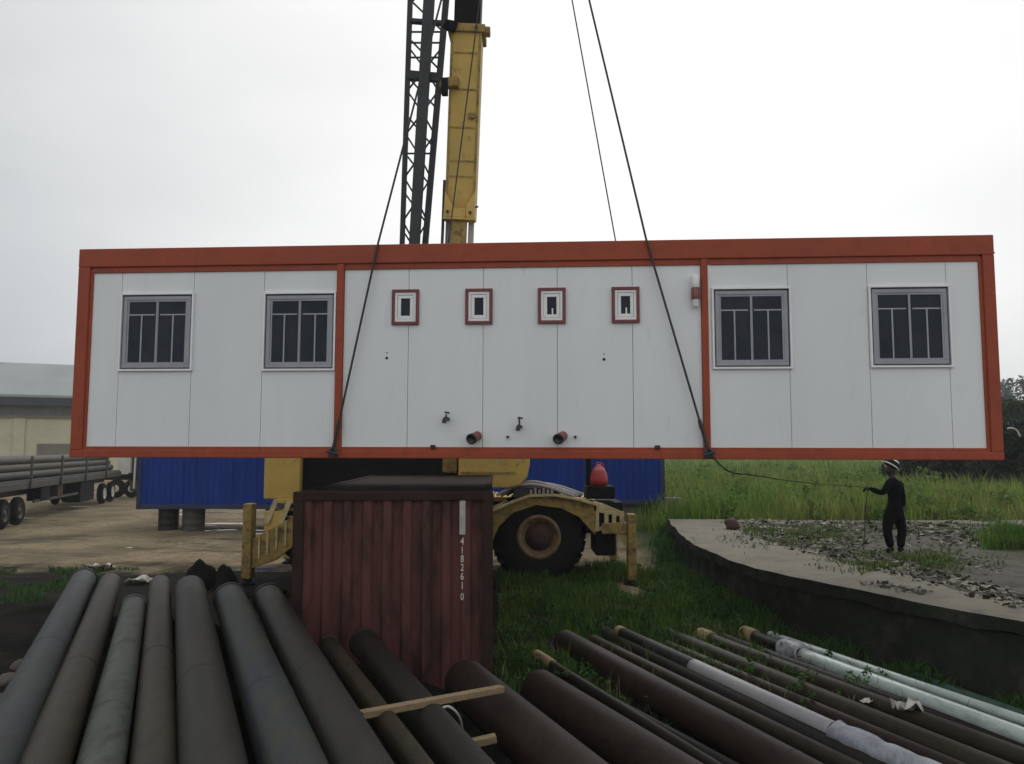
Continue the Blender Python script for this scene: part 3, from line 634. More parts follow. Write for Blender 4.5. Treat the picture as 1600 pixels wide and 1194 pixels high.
for py in (50, 67, 90, 240, 390):
    for sd in ('l', 'r'): lc.tube([L_(sd, py), L_('c', py)], .02, 6)
for py in range(-120, 480, 60): lc.tube([jp(*ch['l'], py), jp(*ch['l'], py, .45)], .018, 6); lc.tube([jp(*ch['r'], py), jp(*ch['r'], py, .45)], .018, 6); lc.tube([jp(*ch['l'], py, .45), jp(*ch['r'], py+50, .45)], .02, 6)
lc.build('jib_lacing', M['darksteel'], cr)
for py, h in ((118, .18), (33, .08)):
    MB().bar(jp(*ch['l'], py, -.02), jp(*ch['r'], py+4, -.02), h, .12, (0,-1,0)).build('jib_collar', M['darksteel'], cr, bevel=.01)
a = jp(*ch['r'], 122); MB().bar(P(688, 132, Yb(130)), P(716, 128, Yb(128)-.1), .16, .2, (0,0,1)).build('jib_lug', M['drum'], cr, bevel=.02)
MB().bar(P(690, 136, Yb(130)-.1), P(700, 136, Yb(130)-.1), .34, .16, (0,-1,0)).build('jib_lug', M['blacksteel'], cr, bevel=.02)
MB().bar(P(692, 38, Yb(38)), P(712, 42, Yb(40)-.1), .12, .2, (0,0,1)).build('jib_lug', M['blacksteel'], cr, bevel=.02)
MB().bar(P(737, 176, Yb(176)-.03), P(737, 186, Yb(186)-.03), .14, .1, (0,-1,0)).build('boom_hook', M['drum'], cr, bevel=.03)
# small red canister on the dark locker of the rear deck
cb = P(936, 760, YN+.5); can = thing('canister', 'small rounded red canister with faded pink top behind the big crane wheel', 'canister', (cb.x, cb.y, 2.304))
q0 = Vector((cb.x, cb.y, 2.304)); MB().box(cb.x-.3, cb.y-.3, 2.034, cb.x+.30, cb.y+.35, 2.30).build('deck_locker', M['blacksteel'], cr, bevel=.02)
MB().lathe([(0,0),(.15,0),(.185,.03),(.19,.12),(.175,.24),(.13,.33)], q0, (0,0,1), 24).build('canister_body', M['redcone'], can)
MB().lathe([(.129,.33),(.10,.38),(.05,.41),(.045,.45),(0,.455)], q0, (0,0,1), 24).build('canister_top', M['pinkcone'], can)
MB().tube(catmull([q0+Vector((-.09,0,.37)), q0+Vector((-.05,-.02,.47)), q0+Vector((.06,-.02,.47)), q0+Vector((.1,0,.36))]), .014, 7).build('handle', M['redcone'], can)

# ------------------------------------------------------------------ blue containers on drums
def blue_container(px0, y, pyb, lab, tilt=0):
    x0 = P(px0, pyb, y).x; z0 = P(px0, pyb, y).z; r_ = thing('blue_container', lab, 'container', (x0+3.03, y+1.2, z0), group='blue containers behind the crane')
    x1 = x0+6.06; z1 = z0+2.5; y1 = y+2.44
    for xa in (x0, x1-.14):
        for ya in (y, y1-.14): MB().box(xa,ya,z0, xa+.14,ya+.14,z1).build('corner_post', M['bluedark'], r_, bevel=.01)
    for ya in (y+.01, y1-.11):
        MB().box(x0+.141,ya,z0+.005, x1-.141,ya+.1,z0+.16).build('bottom_rail', M['bluedark'], r_, bevel=.01); MB().box(x0+.141,ya,z1-.1, x1-.141,ya+.1,z1-.005).build('top_rail', M['bluedark'], r_)
    corrug((x0+.141,y+.03,0), (x1-.141,y+.03,0), z0+.161, z1-.101, (0,-1,0), .4, .04, 'side_panel', r_, M['blue'])
    corrug((x1-.141,y1-.03,0), (x0+.141,y1-.03,0), z0+.161, z1-.101, (0,1,0), .4, .04, 'side_panel', r_, M['blue'])
    corrug((x0+.03,y1-.141,0), (x0+.03,y+.141,0), z0+.01, z1-.01, (-1,0,0), .4, .04, 'end_panel', r_, M['blue'])
    corrug((x1-.03,y+.141,0), (x1-.03,y1-.141,0), z0+.01, z1-.01, (1,0,0), .4, .04, 'end_panel', r_, M['blue'])
    MB().box(x0+.1,y+.1,z1-.03, x1-.1,y1-.1,z1-.012).build('roof_panel', M['blue'], r_); MB().box(x0+.1,y+.11,z0+.05, x1-.1,y1-.11,z0+.1).build('floor', M['blacksteel'], r_)
    return x0, x1, z0
bxa = blue_container(212, 26.5, 796, 'blue container raised on drums left of the red container')
MB().bar((bxa[0]-.06,26.44,bxa[2]+.7), (bxa[0]-.03,26.44,bxa[2]+2.4), .05, .05, (0,1,0)).build('white_rail', M['whitepaint'], bpy.data.objects['blue_container'])
bxb = blue_container(741, 25.0, 789, 'blue container standing behind the big crane wheel, beside the grass field')
def drum(px, y, r, m, lab, n):
    b = P(px, 800, y); gz = H(b.x, y)-.02; hh = bxa[2]-gz-.004
    d = MB().lathe([(0,0),(r,0),(r*1.04,.03),(r,.06),(r,hh*.33),(r*1.03,hh*.35),(r,hh*.37),(r,hh*.64),(r*1.03,hh*.66),(r,hh*.68),(r,hh-.06),(r*1.04,hh-.03),(r,hh),(0,hh)], (b.x,y,gz), (0,0,1), 24)
    tag(d.build('support_drum', m, None, off=(b.x,y,gz)), lab, 'drum', 'drums propping up the blue container')
drum(264, 27.1, .33, M['p_grey'], 'dark drum under the left blue container, nearer its outer end', 0)
drum(303, 27.1, .37, M['trailer'], 'brownish drum under the left blue container, nearer the yellow outrigger', 1)
for px in (430, 470): drum(px, 28.0, .33, M['p_dark'], 'dark drum under the left blue container behind the yellow outrigger', 2)
for px in (770, 980):
    b = P(px, 790, 25.6); gz = H(b.x, 25.6)-.03
    tag(MB().box(b.x-.3,25.3,gz, b.x+.3,27.2,bxb[2]-.004).build('support_block', M['concrete'], None, off=(b.x,26,gz), bevel=.03), 'concrete block under the right blue container, '+('behind the crane wheel' if px < 900 else 'behind the crane outrigger'), 'concrete block')

# ------------------------------------------------------------------ flatbed trailer, truck, warehouse
TA = Vector((-17.5, 27.5, H(-18, 28))); TB = Vector((-21.4, 43.5, .3)); td = (TB-TA).normalized(); ts = Vector((td.y, -td.x, 0))  # ts: right side, towards the yard
def tp(a, s_, z): return TA+td*a+ts*(s_-1.25)+Vector((0,0,z))
tr = thing('flatbed_trailer', 'long dusty flatbed trailer loaded with steel, parked before the warehouse', 'trailer', TA+td*6.5)
def tbox(name, a0, a1, s0, s1, z0, z1, m, bevel=.02, n=None): 
    p0 = tp(a0, (s0+s1)/2, (z0+z1)/2); p1 = tp(a1, (s0+s1)/2, (z0+z1)/2); return MB().bar(p0, p1, s1-s0, z1-z0).build(name, m, tr, bevel=bevel)
tbox('deck', -3, 15.2, -1.25, 1.25, 1.42, 1.62, M['trailer']); tbox('side_rail', -3, 15.2, 1.252, 1.33, 1.30, 1.56, M['loadpipe']); tbox('main_beam', -3, 15, .35, .55, 1.0, 1.415, M['trailer']); tbox('main_beam', -3, 15, -.55, -.35, 1.0, 1.415, M['trailer'])
for a in (1.5, 5, 8.5, 12): tbox('stake', a, a+.1, 1.332, 1.40, 1.3, 2.5, M['loadpipe'])
tbox('toolbox', 3.2, 4.3, .7, 1.2, .75, 1.29, M['blacksteel']); tbox('toolbox', 5.2, 5.9, .7, 1.2, .8, 1.29, M['hub']); tbox('toolbox', 8.4, 10.6, .65, 1.2, .35, 1.29, M['blacksteel']); tbox('underrun_bar', 2.6, 8.2, 1.1, 1.18, .72, .82, M['loadpipe'])
def twheel(a, side):
    o = tp(a, side*1.2, .52); ax = ts*side; o = o+Vector((0,0,0))
    w = MB().lathe([(.28,-.02),(.42,0),(.5,-.05),(.52,-.13),(.5,-.24),(.42,-.29),(.28,-.27)], o, ax, 28).build('wheel', M['rubber'], tr)
    MB().lathe([(.29,-.03),(.27,0),(.24,-.04),(.14,-.12),(.12,-.03),(0,-.02)], o, ax, 24).build('rim', M['loadpipe'] if a < 5 else M['whitepaint'], w, off=OFF[tr.name])
for a in (-.2, 1.2, 12.6, 14.2):
    for s_ in (-1, 1): twheel(a, s_)
for j in range(3):
    for i in range(9-j): tbox
ldg = []
for j in range(3):
    for i in range(7-j):
        s_ = -1.05+.3*j*.5+.32*i+.1*j; z = 1.62+.16+.27*j
        o = MB().tube([tp(-2.6+.3*random.random(), s_, z), tp(14.4+.5*random.random(), s_, z)], .155, 12).build('loaded_pipe', M['loadpipe'], None, off=tp(6, s_, 1.62))
        tag(o, 'grey green steel pipe stacked on the flatbed trailer', 'pipe', 'pipes loaded on the flatbed trailer')
tk = thing('truck', 'white and dark truck partly hidden behind the left blue container', 'truck', (P(200, 760, 45).x, 46, .3))
def kbox(name, px0, py0, px1, py1, y0, y1, m, bevel=.03): a = P(px0,py0,y0); b = P(px1,py1,y0); return MB().box(a.x,y0,b.z,b.x,y1,a.z).build(name, m, tk, bevel=bevel)
kbox('cargo_box', 187, 660, 203, 739, 44, 47, M['whitepaint']); kbox('cab', 203.5, 668, 250, 742, 44.2, 46.4, M['bluedark']); kbox('chassis', 160, 742, 262, 750, 44.3, 46.2, M['blacksteel']); kbox('bumper', 203, 752, 262, 768, 44.1, 44.25, M['loadpipe'])
kbox('cab_window', 208, 676, 240, 705, 44.17, 44.19, M['glass'], 0)
for px in (180, 205, 240):
    c = P(px, 764, 44.4); MB().lathe([(.2,-.02),(.42,0),(.5,-.06),(.52,-.15),(.5,-.26)], (c.x,44.4,.3+.52), (0,-1,0), 24).build('wheel', M['rubber'], tk)
# warehouse
YW = 68.0
wh = thing('warehouse', 'long cream walled warehouse with pale grey sheet roof behind the trailer', 'warehouse', (-51, YW, .2)); wh.rotation_euler = (0, 0, R(24))
xa, xb = -95.0, -35.5
zw, ze, zr = P(50, 649, YW).z, P(50, 613, YW-1).z, P(0, 566, YW+14).z
MB().box(xa,YW,-.1, xb,YW+28,zw).build('wall', M['cream'], wh); MB().box(xa,YW-.05,zw+.004, xb,YW+28,ze-.5).build('upper_wall', M['greywall'], wh)
MB().box(xa,YW-.25,zw-.1, xb,YW-.052,zw+.12).build('wall_band', M['brownwall'], wh)
rf = MB(); rf.prism([(xa-.5,YW-1.2,ze), (xa-.5,YW+14,zr), (xa-.5,YW+29.2,ze), (xa-.5,YW+29.2,ze-.22), (xa-.5,YW+14,zr-.25), (xa-.5,YW-1.2,ze-.22)], (xb-xa+1,0,0)); rf.build('roof', M['roof'], wh)
MB().box(xa,YW-1.15,ze-.95, xb,YW-.9,ze-.225).build('fascia', M['darksteel'], wh)
gb = MB(); gb.prism([(xb-.1,YW,ze-.5), (xb-.1,YW+14,zr-.3), (xb-.1,YW+28,ze-.5)], (.08,0,0)); gb.build('gable', M['greywall'], wh)
d0 = P(34, 693, YW); d1 = P(84, 720, YW); dr = MB().box(d0.x,YW-.12,d1.z-.5, d1.x,YW-.003,d0.z).build('door', M['brownwall'], wh)
for px in (8, -60, 98): c = P(px, 690, YW); MB().box(c.x-.45,YW-.16,-.1, c.x+.45,YW-.004,zw-.11).build('pilaster', M['cream'], wh)

# ------------------------------------------------------------------ concrete platform
edge_px = [(1043,811),(1052,822),(1062,833),(1072,842),(1087,852),(1110,863),(1140,875),(1180,888),(1230,899),(1280,909),(1330,919),(1390,932),(1450,944),(1520,957),(1600,971),(1690,988)]
ZP = 1.1
edge = [G(x, y, ZP) for x, y in edge_px]
fine = []
for a, b in zip(edge, edge[1:]):
    for k in range(6): fine.append(a+(b-a)*(k/6))
fine.append(edge[-1]); fine.append(Vector((9.5, 2, ZP)))
fine = [p+Vector((mnoise.noise(p*2.3)*.05, mnoise.noise(p*1.7+Vector((5,5,5)))*.05, 0)) for p in fine]
bl = G(1043, 810, ZP); back = [Vector((40, 3, ZP)), Vector((40, 23, ZP)), Vector((18, 22.3, ZP)), Vector((10, 21.9, ZP))]
plt = thing('concrete_platform', 'raised concrete platform with dark mouldy edge where the worker stands', 'platform', (8, 14, 0))
poly = fine+back; n = len(poly)
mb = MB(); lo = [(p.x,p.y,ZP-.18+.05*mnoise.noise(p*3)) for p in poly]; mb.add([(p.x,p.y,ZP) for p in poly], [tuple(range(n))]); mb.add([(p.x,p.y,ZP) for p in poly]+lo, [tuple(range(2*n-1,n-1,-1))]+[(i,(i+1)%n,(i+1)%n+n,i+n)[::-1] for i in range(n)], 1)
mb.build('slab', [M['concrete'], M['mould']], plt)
nb_ = len(fine); wl = MB(); rows = 7; vs = []
for j in range(rows):
    for i, p in enumerate(fine):
        z = ZP-.181-(ZP+.25)*j/(rows-1); d = .06*mnoise.noise(Vector((p.x*1.4, p.y*1.4, z*2)))+.03
        vs.append((p.x+.05+d, p.y+.02+d*.3, z))
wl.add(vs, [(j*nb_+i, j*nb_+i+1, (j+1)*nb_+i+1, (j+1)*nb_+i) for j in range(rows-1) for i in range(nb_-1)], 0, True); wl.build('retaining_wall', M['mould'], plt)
def inside(x, y):
    c = False; j = n-1
    for i in range(n):
        a, b = poly[i], poly[j]
        if (a.y > y) != (b.y > y) and x < (b.x-a.x)*(y-a.y)/(b.y-a.y)+a.x: c = not c
        j = i
    return c
# rubble strewn in bands over the platform
rb = MB()
def chunk(x, y, z, s_):
    ax = [Vector((random.gauss(0,1), random.gauss(0,1), random.gauss(0,.35))).normalized() for _ in range(2)]; a, b = ax; c = a.cross(b).normalized(); b = c.cross(a)
    sx, sy, sz = s_*random.uniform(.5,1.2), s_*random.uniform(.4,.9), s_*random.uniform(.07,.26); o = Vector((x, y, z+sz*.4)); vs = []
    for dx in (-1,1):
        for dy in (-1,1):
            for dz in (-1,1): vs.append(o+a*sx*dx*random.uniform(.6,1)+b*sy*dy*random.uniform(.6,1)+c*sz*dz*random.uniform(.6,1))
    rb.add(vs, [(0,1,3,2),(4,6,7,5),(0,4,5,1),(2,3,7,6),(0,2,6,4),(1,5,7,3)])
bands = [([(1150,822),(1250,824),(1330,826),(1440,828),(1530,832)], 10, 1500, .055), ([(1225,845),(1290,858),(1370,878),(1450,897),(1530,920),(1620,945)], 9, 1700, .042), ([(1180,838),(1260,846),(1340,850)], 7, 500, .045), ([(1360,912),(1400,918),(1440,926)], 4, 220, .035), ([(1480,845),(1540,850)], 6, 420, .05), ([(1300,835),(1420,850),(1560,890)], 12, 500, .03)]
for ln, sd, cnt, sz in bands:
    for k in range(cnt):
        t = random.random()*(len(ln)-1); i = min(int(t), len(ln)-2); f_ = t-i
        px = ln[i][0]+(ln[i+1][0]-ln[i][0])*f_+random.gauss(0,12); py = ln[i][1]+(ln[i+1][1]-ln[i][1])*f_+random.gauss(0,sd*.5)
        p = G(px, max(py, 812.5), ZP)
        if inside(p.x, p.y): chunk(p.x, p.y, ZP, sz*random.choice((.4,.6,.8,1,1.5)))
rub = rb; rb = MB()
for ln, sd, cnt, sz in bands[:3]+bands[4:]:
    for k in range(int(cnt*.4)):
        t = random.random()*(len(ln)-1); i = min(int(t), len(ln)-2); f_ = t-i
        p = G(ln[i][0]+(ln[i+1][0]-ln[i][0])*f_+random.gauss(0,14), max(ln[i][1]+(ln[i+1][1]-ln[i][1])*f_+random.gauss(0,sd*.55), 812.5), ZP)
        if inside(p.x, p.y): chunk(p.x, p.y, ZP, sz*random.choice((.5,.8,1.1,1.5)))
tag(rb.build('leaf_litter', M['litterdark'], None), 'dark leaf litter and scraps scattered between the rubble on the platform', 'litter', kind='stuff'); rb = rub
tag(rb.build('rubble', M['rubblem'], None), 'broken concrete and litter strewn over the raised platform', 'rubble', kind='stuff')
dp = [(1165,818),(1200,832),(1235,845),(1290,862),(1340,878),(1390,893),(1450,907),(1520,925),(1600,944),(1720,968),(1760,850),(1640,826),(1500,817),(1330,816)]
dpp = [G(x, y, ZP) for x, y in dp]; dd = []
for a, b in zip(dpp, dpp[1:]+dpp[:1]):
    for k in range(10):
        p = a+(b-a)*(k/10); dd.append((p.x+.35*mnoise.noise(p*1.3), p.y+.35*mnoise.noise(p*1.3+Vector((9,9,9))), ZP+.006))
MB().add(dd, [tuple(range(len(dd)))[::-1]]).build('dirt_layer', M['slabdirt'], plt)
def rock(name, c, sx, sy, sz, m, seed, label, cat, group=None, sub=3):
    import bmesh
    bm = bmesh.new(); bmesh.ops.create_icosphere(bm, subdivisions=sub, radius=1)
    for v in bm.verts:
        d = 1+.35*mnoise.noise(v.co*1.3+Vector((seed,0,0)))+.12*mnoise.noise(v.co*4+Vector((0,seed,0)))
        v.co = Vector((v.co.x*sx*d, v.co.y*sy*d, max(v.co.z, -.6)*sz*d))
    me = bpy.data.meshes.new(name); bm.to_mesh(me); bm.free(); me.materials.append(m)
    for p_ in me.polygons: p_.use_smooth = True
    o = bpy.data.objects.new(name, me); COL.objects.link(o); o.location = c; return tag(o, label, cat, group)
p = G(1144, 827, ZP); rock('brick_lump', p+Vector((0,0,.11)), .17, .17, .17, M['hub'], 3, 'dark brown broken lump on the far corner of the concrete platform', 'rubble lump')
p = P(1055, 790, 23.2); o = MB().box(p.x-.24,23.2,H(p.x,23.2)-.1, p.x+.24,23.6,P(1055,778,23.2).z).build('concrete_block', M['concrete'], None, off=(p.x,23.4,.8), bevel=.03); tag(o, 'pale concrete block in the tall grass behind the platform corner', 'block')

# ------------------------------------------------------------------ pipes
def pipe(e, nr, k, zb, m, label, name='steel_pipe', ymin=-1.2, collar=False, cap=None, group='steel pipes in the foreground pile', sleeve=None, wall=.02, yend=None):
    h = (3.1-zb)/(1+k/2); d = k*h; zc = zb+d/2; a = G(e[0], e[1], zc); b = G(nr[0], nr[1], zc); dr = (b-a).normalized()
    b = a+dr*((yend if yend is not None else ymin)-a.y)/dr.y; r = d/2; w = min(wall, r*.3); ax = dr; L = (b-a).length
    def wob(t): return .006*math.sin(t*1.3+e[0])
    o = thing(name, label, 'pipe', a+Vector((0,0,-r)), group=group)
    ts_ = np.linspace(0, L, 14); mb = MB()
    prof = [(r-w,.6),(r-w,.004),(r-w*.6,0),(r-w*.3,0),(r,.006)]+[(r, t) for t in ts_[1:-1]]+[(r,L),(r-w,L),(r-w,L-.3)]
    mb.lathe(prof, a, ax, 40); mb.lathe([(r-w,.6),(0,.6)], a, ax, 40); mb.lathe([(0,L-.3),(r-w,L-.3)], a, ax, 40); mb.build('pipe_body', m, o)
    if d > .22:
        for t in (L*.34+.3*math.sin(e[0]), L*.67+.3*math.cos(e[0])): MB().lathe([(r-.002,t-.012),(r+.0035,t-.006),(r+.0035,t+.006),(r-.002,t+.012)], a, ax, 40).build('weld_seam', m, o)
    if collar:
        MB().lathe([(r+.001,.0),(r+.010,.0),(r+.014,.010),(r+.014,.05),(r+.009,.06),(r+.001,.062)], a, ax, 40).build('end_ring', m, o)
    if cap:
        cl, cm = cap; c_ = MB(); c_.lathe([(0,-.03),(r*.85,-.03),(r*1.25,0),(r*1.3,.05),(r*1.3,cl*.45),(r*1.12,cl*.48),(r*1.3,cl*.52),(r*1.25,cl*.95),(r*1.05,cl)], a, ax, 24); c_.build('end_cap', cm, o)
    if sleeve:
        for (t0, t1, sm, rough) in sleeve:
            c_ = MB(); n_ = 40; pr = [(r+.001,t0)]
            for i in range(n_+1): pr.append((r*1.06+rough*1.2+(rough*abs(mnoise.noise(Vector((t0+i*.9, e[0], 0)))) if rough else 0), t0+.004+(t1-t0)*i/n_))
            pr.append((r+.001,t1+.006)); c_.lathe(pr, a, ax, 28)
            if rough:
                c_.v = [tuple(Vector(v)+Vector((mnoise.noise(Vector(v)*9), mnoise.noise(Vector(v)*9+Vector((3,3,3))), mnoise.noise(Vector(v)*9+Vector((7,1,2)))))*rough) for v in c_.v]
            c_.build('plastic_wrap' if rough else 'sleeve', sm, o)
    return o, a, ax, r
ZL = 1.05
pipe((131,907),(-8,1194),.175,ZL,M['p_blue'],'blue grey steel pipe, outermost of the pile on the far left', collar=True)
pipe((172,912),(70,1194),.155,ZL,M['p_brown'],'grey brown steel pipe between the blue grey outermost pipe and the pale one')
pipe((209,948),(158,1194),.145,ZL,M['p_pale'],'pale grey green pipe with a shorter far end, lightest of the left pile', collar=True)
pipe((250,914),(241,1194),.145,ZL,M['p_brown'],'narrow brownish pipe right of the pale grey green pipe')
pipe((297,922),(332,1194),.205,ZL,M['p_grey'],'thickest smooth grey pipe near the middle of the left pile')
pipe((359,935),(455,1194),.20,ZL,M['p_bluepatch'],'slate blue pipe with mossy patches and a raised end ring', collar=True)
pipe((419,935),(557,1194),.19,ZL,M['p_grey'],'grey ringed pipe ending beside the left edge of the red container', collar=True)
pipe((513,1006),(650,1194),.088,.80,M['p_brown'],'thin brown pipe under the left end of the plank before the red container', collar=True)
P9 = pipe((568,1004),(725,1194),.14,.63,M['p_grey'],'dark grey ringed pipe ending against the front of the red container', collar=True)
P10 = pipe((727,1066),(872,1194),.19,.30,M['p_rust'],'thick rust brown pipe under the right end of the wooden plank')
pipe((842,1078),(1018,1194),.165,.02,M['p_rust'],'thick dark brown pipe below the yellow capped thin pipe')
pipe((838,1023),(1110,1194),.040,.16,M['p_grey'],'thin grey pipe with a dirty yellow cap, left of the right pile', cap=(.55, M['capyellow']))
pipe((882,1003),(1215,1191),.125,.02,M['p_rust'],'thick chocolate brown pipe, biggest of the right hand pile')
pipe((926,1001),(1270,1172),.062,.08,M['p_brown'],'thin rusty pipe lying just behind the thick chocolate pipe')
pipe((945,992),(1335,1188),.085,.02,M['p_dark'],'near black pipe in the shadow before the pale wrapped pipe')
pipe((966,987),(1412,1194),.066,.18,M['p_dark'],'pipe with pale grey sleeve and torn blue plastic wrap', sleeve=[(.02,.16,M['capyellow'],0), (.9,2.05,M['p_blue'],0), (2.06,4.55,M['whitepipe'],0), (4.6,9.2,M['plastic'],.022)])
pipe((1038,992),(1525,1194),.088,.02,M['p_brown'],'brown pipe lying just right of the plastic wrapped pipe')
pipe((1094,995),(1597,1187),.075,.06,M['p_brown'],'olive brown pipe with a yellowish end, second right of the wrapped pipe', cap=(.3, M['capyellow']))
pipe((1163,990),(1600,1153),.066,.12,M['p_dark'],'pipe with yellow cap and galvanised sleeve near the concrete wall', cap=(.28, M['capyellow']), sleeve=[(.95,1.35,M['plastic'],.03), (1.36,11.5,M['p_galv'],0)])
pipe((1203,992),(1600,1127),.042,.16,M['p_galv'],'teal galvanised pipe lying bare next to the concrete wall')
pipe((1432,1060),(1600,1121),.050,.10,M['p_green'],'dull green pipe nearest the concrete platform wall')
e_ = G(1320, 1023, .1)
pipe((1262,998),(1318,1023),.022,.06,M['p_galv'],'short thin grey pipe lying by the foot of the concrete wall', yend=e_.y)
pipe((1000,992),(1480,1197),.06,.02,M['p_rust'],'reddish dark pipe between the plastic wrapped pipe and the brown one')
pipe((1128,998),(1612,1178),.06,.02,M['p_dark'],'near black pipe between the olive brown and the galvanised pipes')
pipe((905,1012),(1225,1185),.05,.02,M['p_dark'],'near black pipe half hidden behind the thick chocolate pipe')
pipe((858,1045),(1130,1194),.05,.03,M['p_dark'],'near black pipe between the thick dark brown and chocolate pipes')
# timber, scraps
a, b = G(563, 1117, 1.0), G(784, 1076, .90)
tag(MB().bar(a, b, .085, .055).build('timber_plank', M['wood'], None, off=(a+b)/2, bevel=.005), 'long pale plank lying across the pipes before the red container', 'plank', 'timber planks among the pipes')
a, b = G(700, 1170, .60), G(775, 1153, .66)
tag(MB().bar(a, b, .085, .06).build('timber_plank', M['wood'], None, off=(a+b)/2, bevel=.005), 'short pale plank end sticking out between two dark pipes', 'plank', 'timber planks among the pipes')
pts = [G(x, y, z) for x, y, z in ((688,1108,.9), (700,1104,.9), (712,1112,.85), (719,1124,.75), (722,1140,.6))]
tag(MB().tube(catmull(pts), .011, 7).build('strap_loop', M['litter'], None), 'thin white strap curling between the dark pipes below the plank', 'strap')
pts = [G(x, y, z) for x, y, z in ((934,928,.28), (960,943,.24), (985,953,.22), (1005,960,.2), (1030,971,.15))]
tag(MB().tube(catmull(pts), [.012]*25, 7).build('dry_stick', M['litter'], None), 'pale dry stick lying in the grass before the crane wheel', 'stick')
def scrap(px, py, s_, label, z=None, tip=.6):
    p = G(px, py, .35); gz = H(p.x, p.y) if z is None else z; p = G(px, py, gz+.04); vs = []; k = 5
    for i in range(k+1):
        for j in range(k+1):
            x, y = (i/k-.5)*s_, (j/k-.5)*s_*.7; vs.append((p.x+x, p.y+y, p.z-.02+s_*tip*abs(mnoise.noise(Vector((x*4/s_+px, y*4/s_, 0))))))
    o = MB().add(vs, [(i*(k+1)+j, (i+1)*(k+1)+j, (i+1)*(k+1)+j+1, i*(k+1)+j+1) for i in range(k) for j in range(k)], 0, True).build('scrap', M['litter'], None, off=p)
    so = o.modifiers.new('thick', 'SOLIDIFY'); so.thickness = .004; tag(o, label, 'scrap')
scrap(158, 888, .5, 'crumpled white scrap on dark soil behind the leftmost pipe')
scrap(217, 908, .45, 'pale litter scrap on dark soil behind the pale grey green pipe')
scrap(1420, 1110, .3, 'white triangular plastic scrap lying between the galvanised and olive pipes', z=.22, tip=1.0)
scrap(1353, 1094, .12, 'tiny white scrap beside the olive brown pipe', z=.2)
for i, (px, py, sx, sz, lb) in enumerate(((312,884,.30,.36,'big dark earth lump behind the thick grey pipe'), (353,892,.21,.30,'dark earth lump just left of the yellow outrigger jack'), (420,900,.36,.12,'low dark earth heap right of the yellow outrigger jack'))):
    p = P(px, py, 16.0-.9*(i == 2)); gz = H(p.x, p.y); rock('earth_lump', (p.x, p.y, gz+sz*.45), sx, sx*.8, sz, M['rock'], i*5+1, lb, 'earth lump', 'dark earth lumps behind the pipes')
p = G(1240, 990, .1); rock('stone', p+Vector((.1,0,.08)), .22, .18, .14, M['concrete'], 9, 'grey stone by the far ends of the galvanised pipes', 'stone')
for i, (px, py) in enumerate(((20,1085), (40,1062), (14,1115))):
    p = G(px, py, .95); gz = H(p.x, p.y); rock('stone', (p.x, p.y, gz+.02), .15, .12, .07, M['pinkstone'], 20+i, 'pinkish stone on dark soil beside the leftmost blue grey pipe', 'stone', 'pinkish stones left of the pipes')
ls = MB()

# ------------------------------------------------------------------ grass and plants
def blades(name, X, Y, Z, hmin, hmax, w, m, label, cat, lean=.35):
    n = len(X); h = np.random.uniform(hmin, hmax, n)*np.random.uniform(.6, 1, n)*np.array([.55+.9*min(1, max(0, .5+mnoise.noise(Vector((x*1.1, y*1.1, 7))))) for x, y in zip(X, Y)]); a = np.random.uniform(0, 2*np.pi, n); la = np.random.uniform(0, 2*np.pi, n); ln = h*np.random.uniform(.1, 1, n)*lean
    w = w*np.random.uniform(.6, 1.4, n) if np.isscalar(w) else w
    ca, sa = np.cos(a)*w/2, np.sin(a)*w/2; dx, dy = np.cos(la)*ln, np.sin(la)*ln
    V = np.zeros((n, 5, 3))
    V[:,0] = np.stack([X-ca, Y-sa, Z], 1); V[:,1] = np.stack([X+ca, Y+sa, Z], 1)
    V[:,2] = np.stack([X-ca*.8+dx*.35, Y-sa*.8+dy*.35, Z+h*.6], 1); V[:,3] = np.stack([X+ca*.8+dx*.35, Y+sa*.8+dy*.35, Z+h*.6], 1)
    V[:,4] = np.stack([X+dx, Y+dy, Z+h*(1-.25*lean)], 1)
    b = np.arange(n)[:,None]*5
    o = npmesh(name, V.reshape(-1, 3), b+np.array([0,1,3,2]), m, b+np.array([2,3,4])); return tag(o, label, cat, kind='stuff')
def clump(X, Y, sc, th):
    v = np.array([mnoise.noise(Vector((x*sc, y*sc, 3))) for x, y in zip(X, Y)]); return v > th
# grass between container, wheel and platform
n0 = 70000; X = np.random.uniform(-.3, 6.2, n0); Y = np.random.uniform(8.6, 18.2, n0)
lim = np.interp(Y, [8.6, 9, 12, 16.3, 18.2], [6.0, 5.8, 4.55, 3.75, 3.95]); k = (X < lim) & ~((X < -.22) & (Y < 15.9)) & (np.random.rand(n0) < np.clip((Y-9.7)/1.8, .03, 1)); X, Y = X[k], Y[k]
k = clump(X, Y, 1.1, -.28); X, Y = X[k], Y[k]
hh = .30+.16*np.array([mnoise.noise(Vector((x*.8, y*.8, 9))) for x, y in zip(X, Y)])
kk = np.random.rand(len(X)) < .5
blades('grass', X[kk], Y[kk], Hn(X[kk], Y[kk])-.02, .14, .42, .014, M['grass'], 'wild green grass between the red container and the platform', 'grass')
blades('weeds', X[~kk], Y[~kk], Hn(X[~kk], Y[~kk])-.02, .10, .32, .026, M['weeds'], 'low dark weeds between the red container and the platform', 'weeds', lean=.8)
n0 = 2600; X2 = np.random.uniform(-.2, 4.6, n0); Y2 = np.random.uniform(9.2, 18, n0); k = (X2 < np.interp(Y2, [9, 12, 16.3, 18.2], [5.6, 4.4, 3.6, 3.8])) & ~((X2 < -.2) & (Y2 < 15.9)); X2, Y2 = X2[k], Y2[k]
blades('dry_grass', X2, Y2, Hn(X2, Y2)-.02, .10, .40, .010, M['straw'], 'dry straw stalks mixed into the grass by the crane', 'grass', lean=.9)
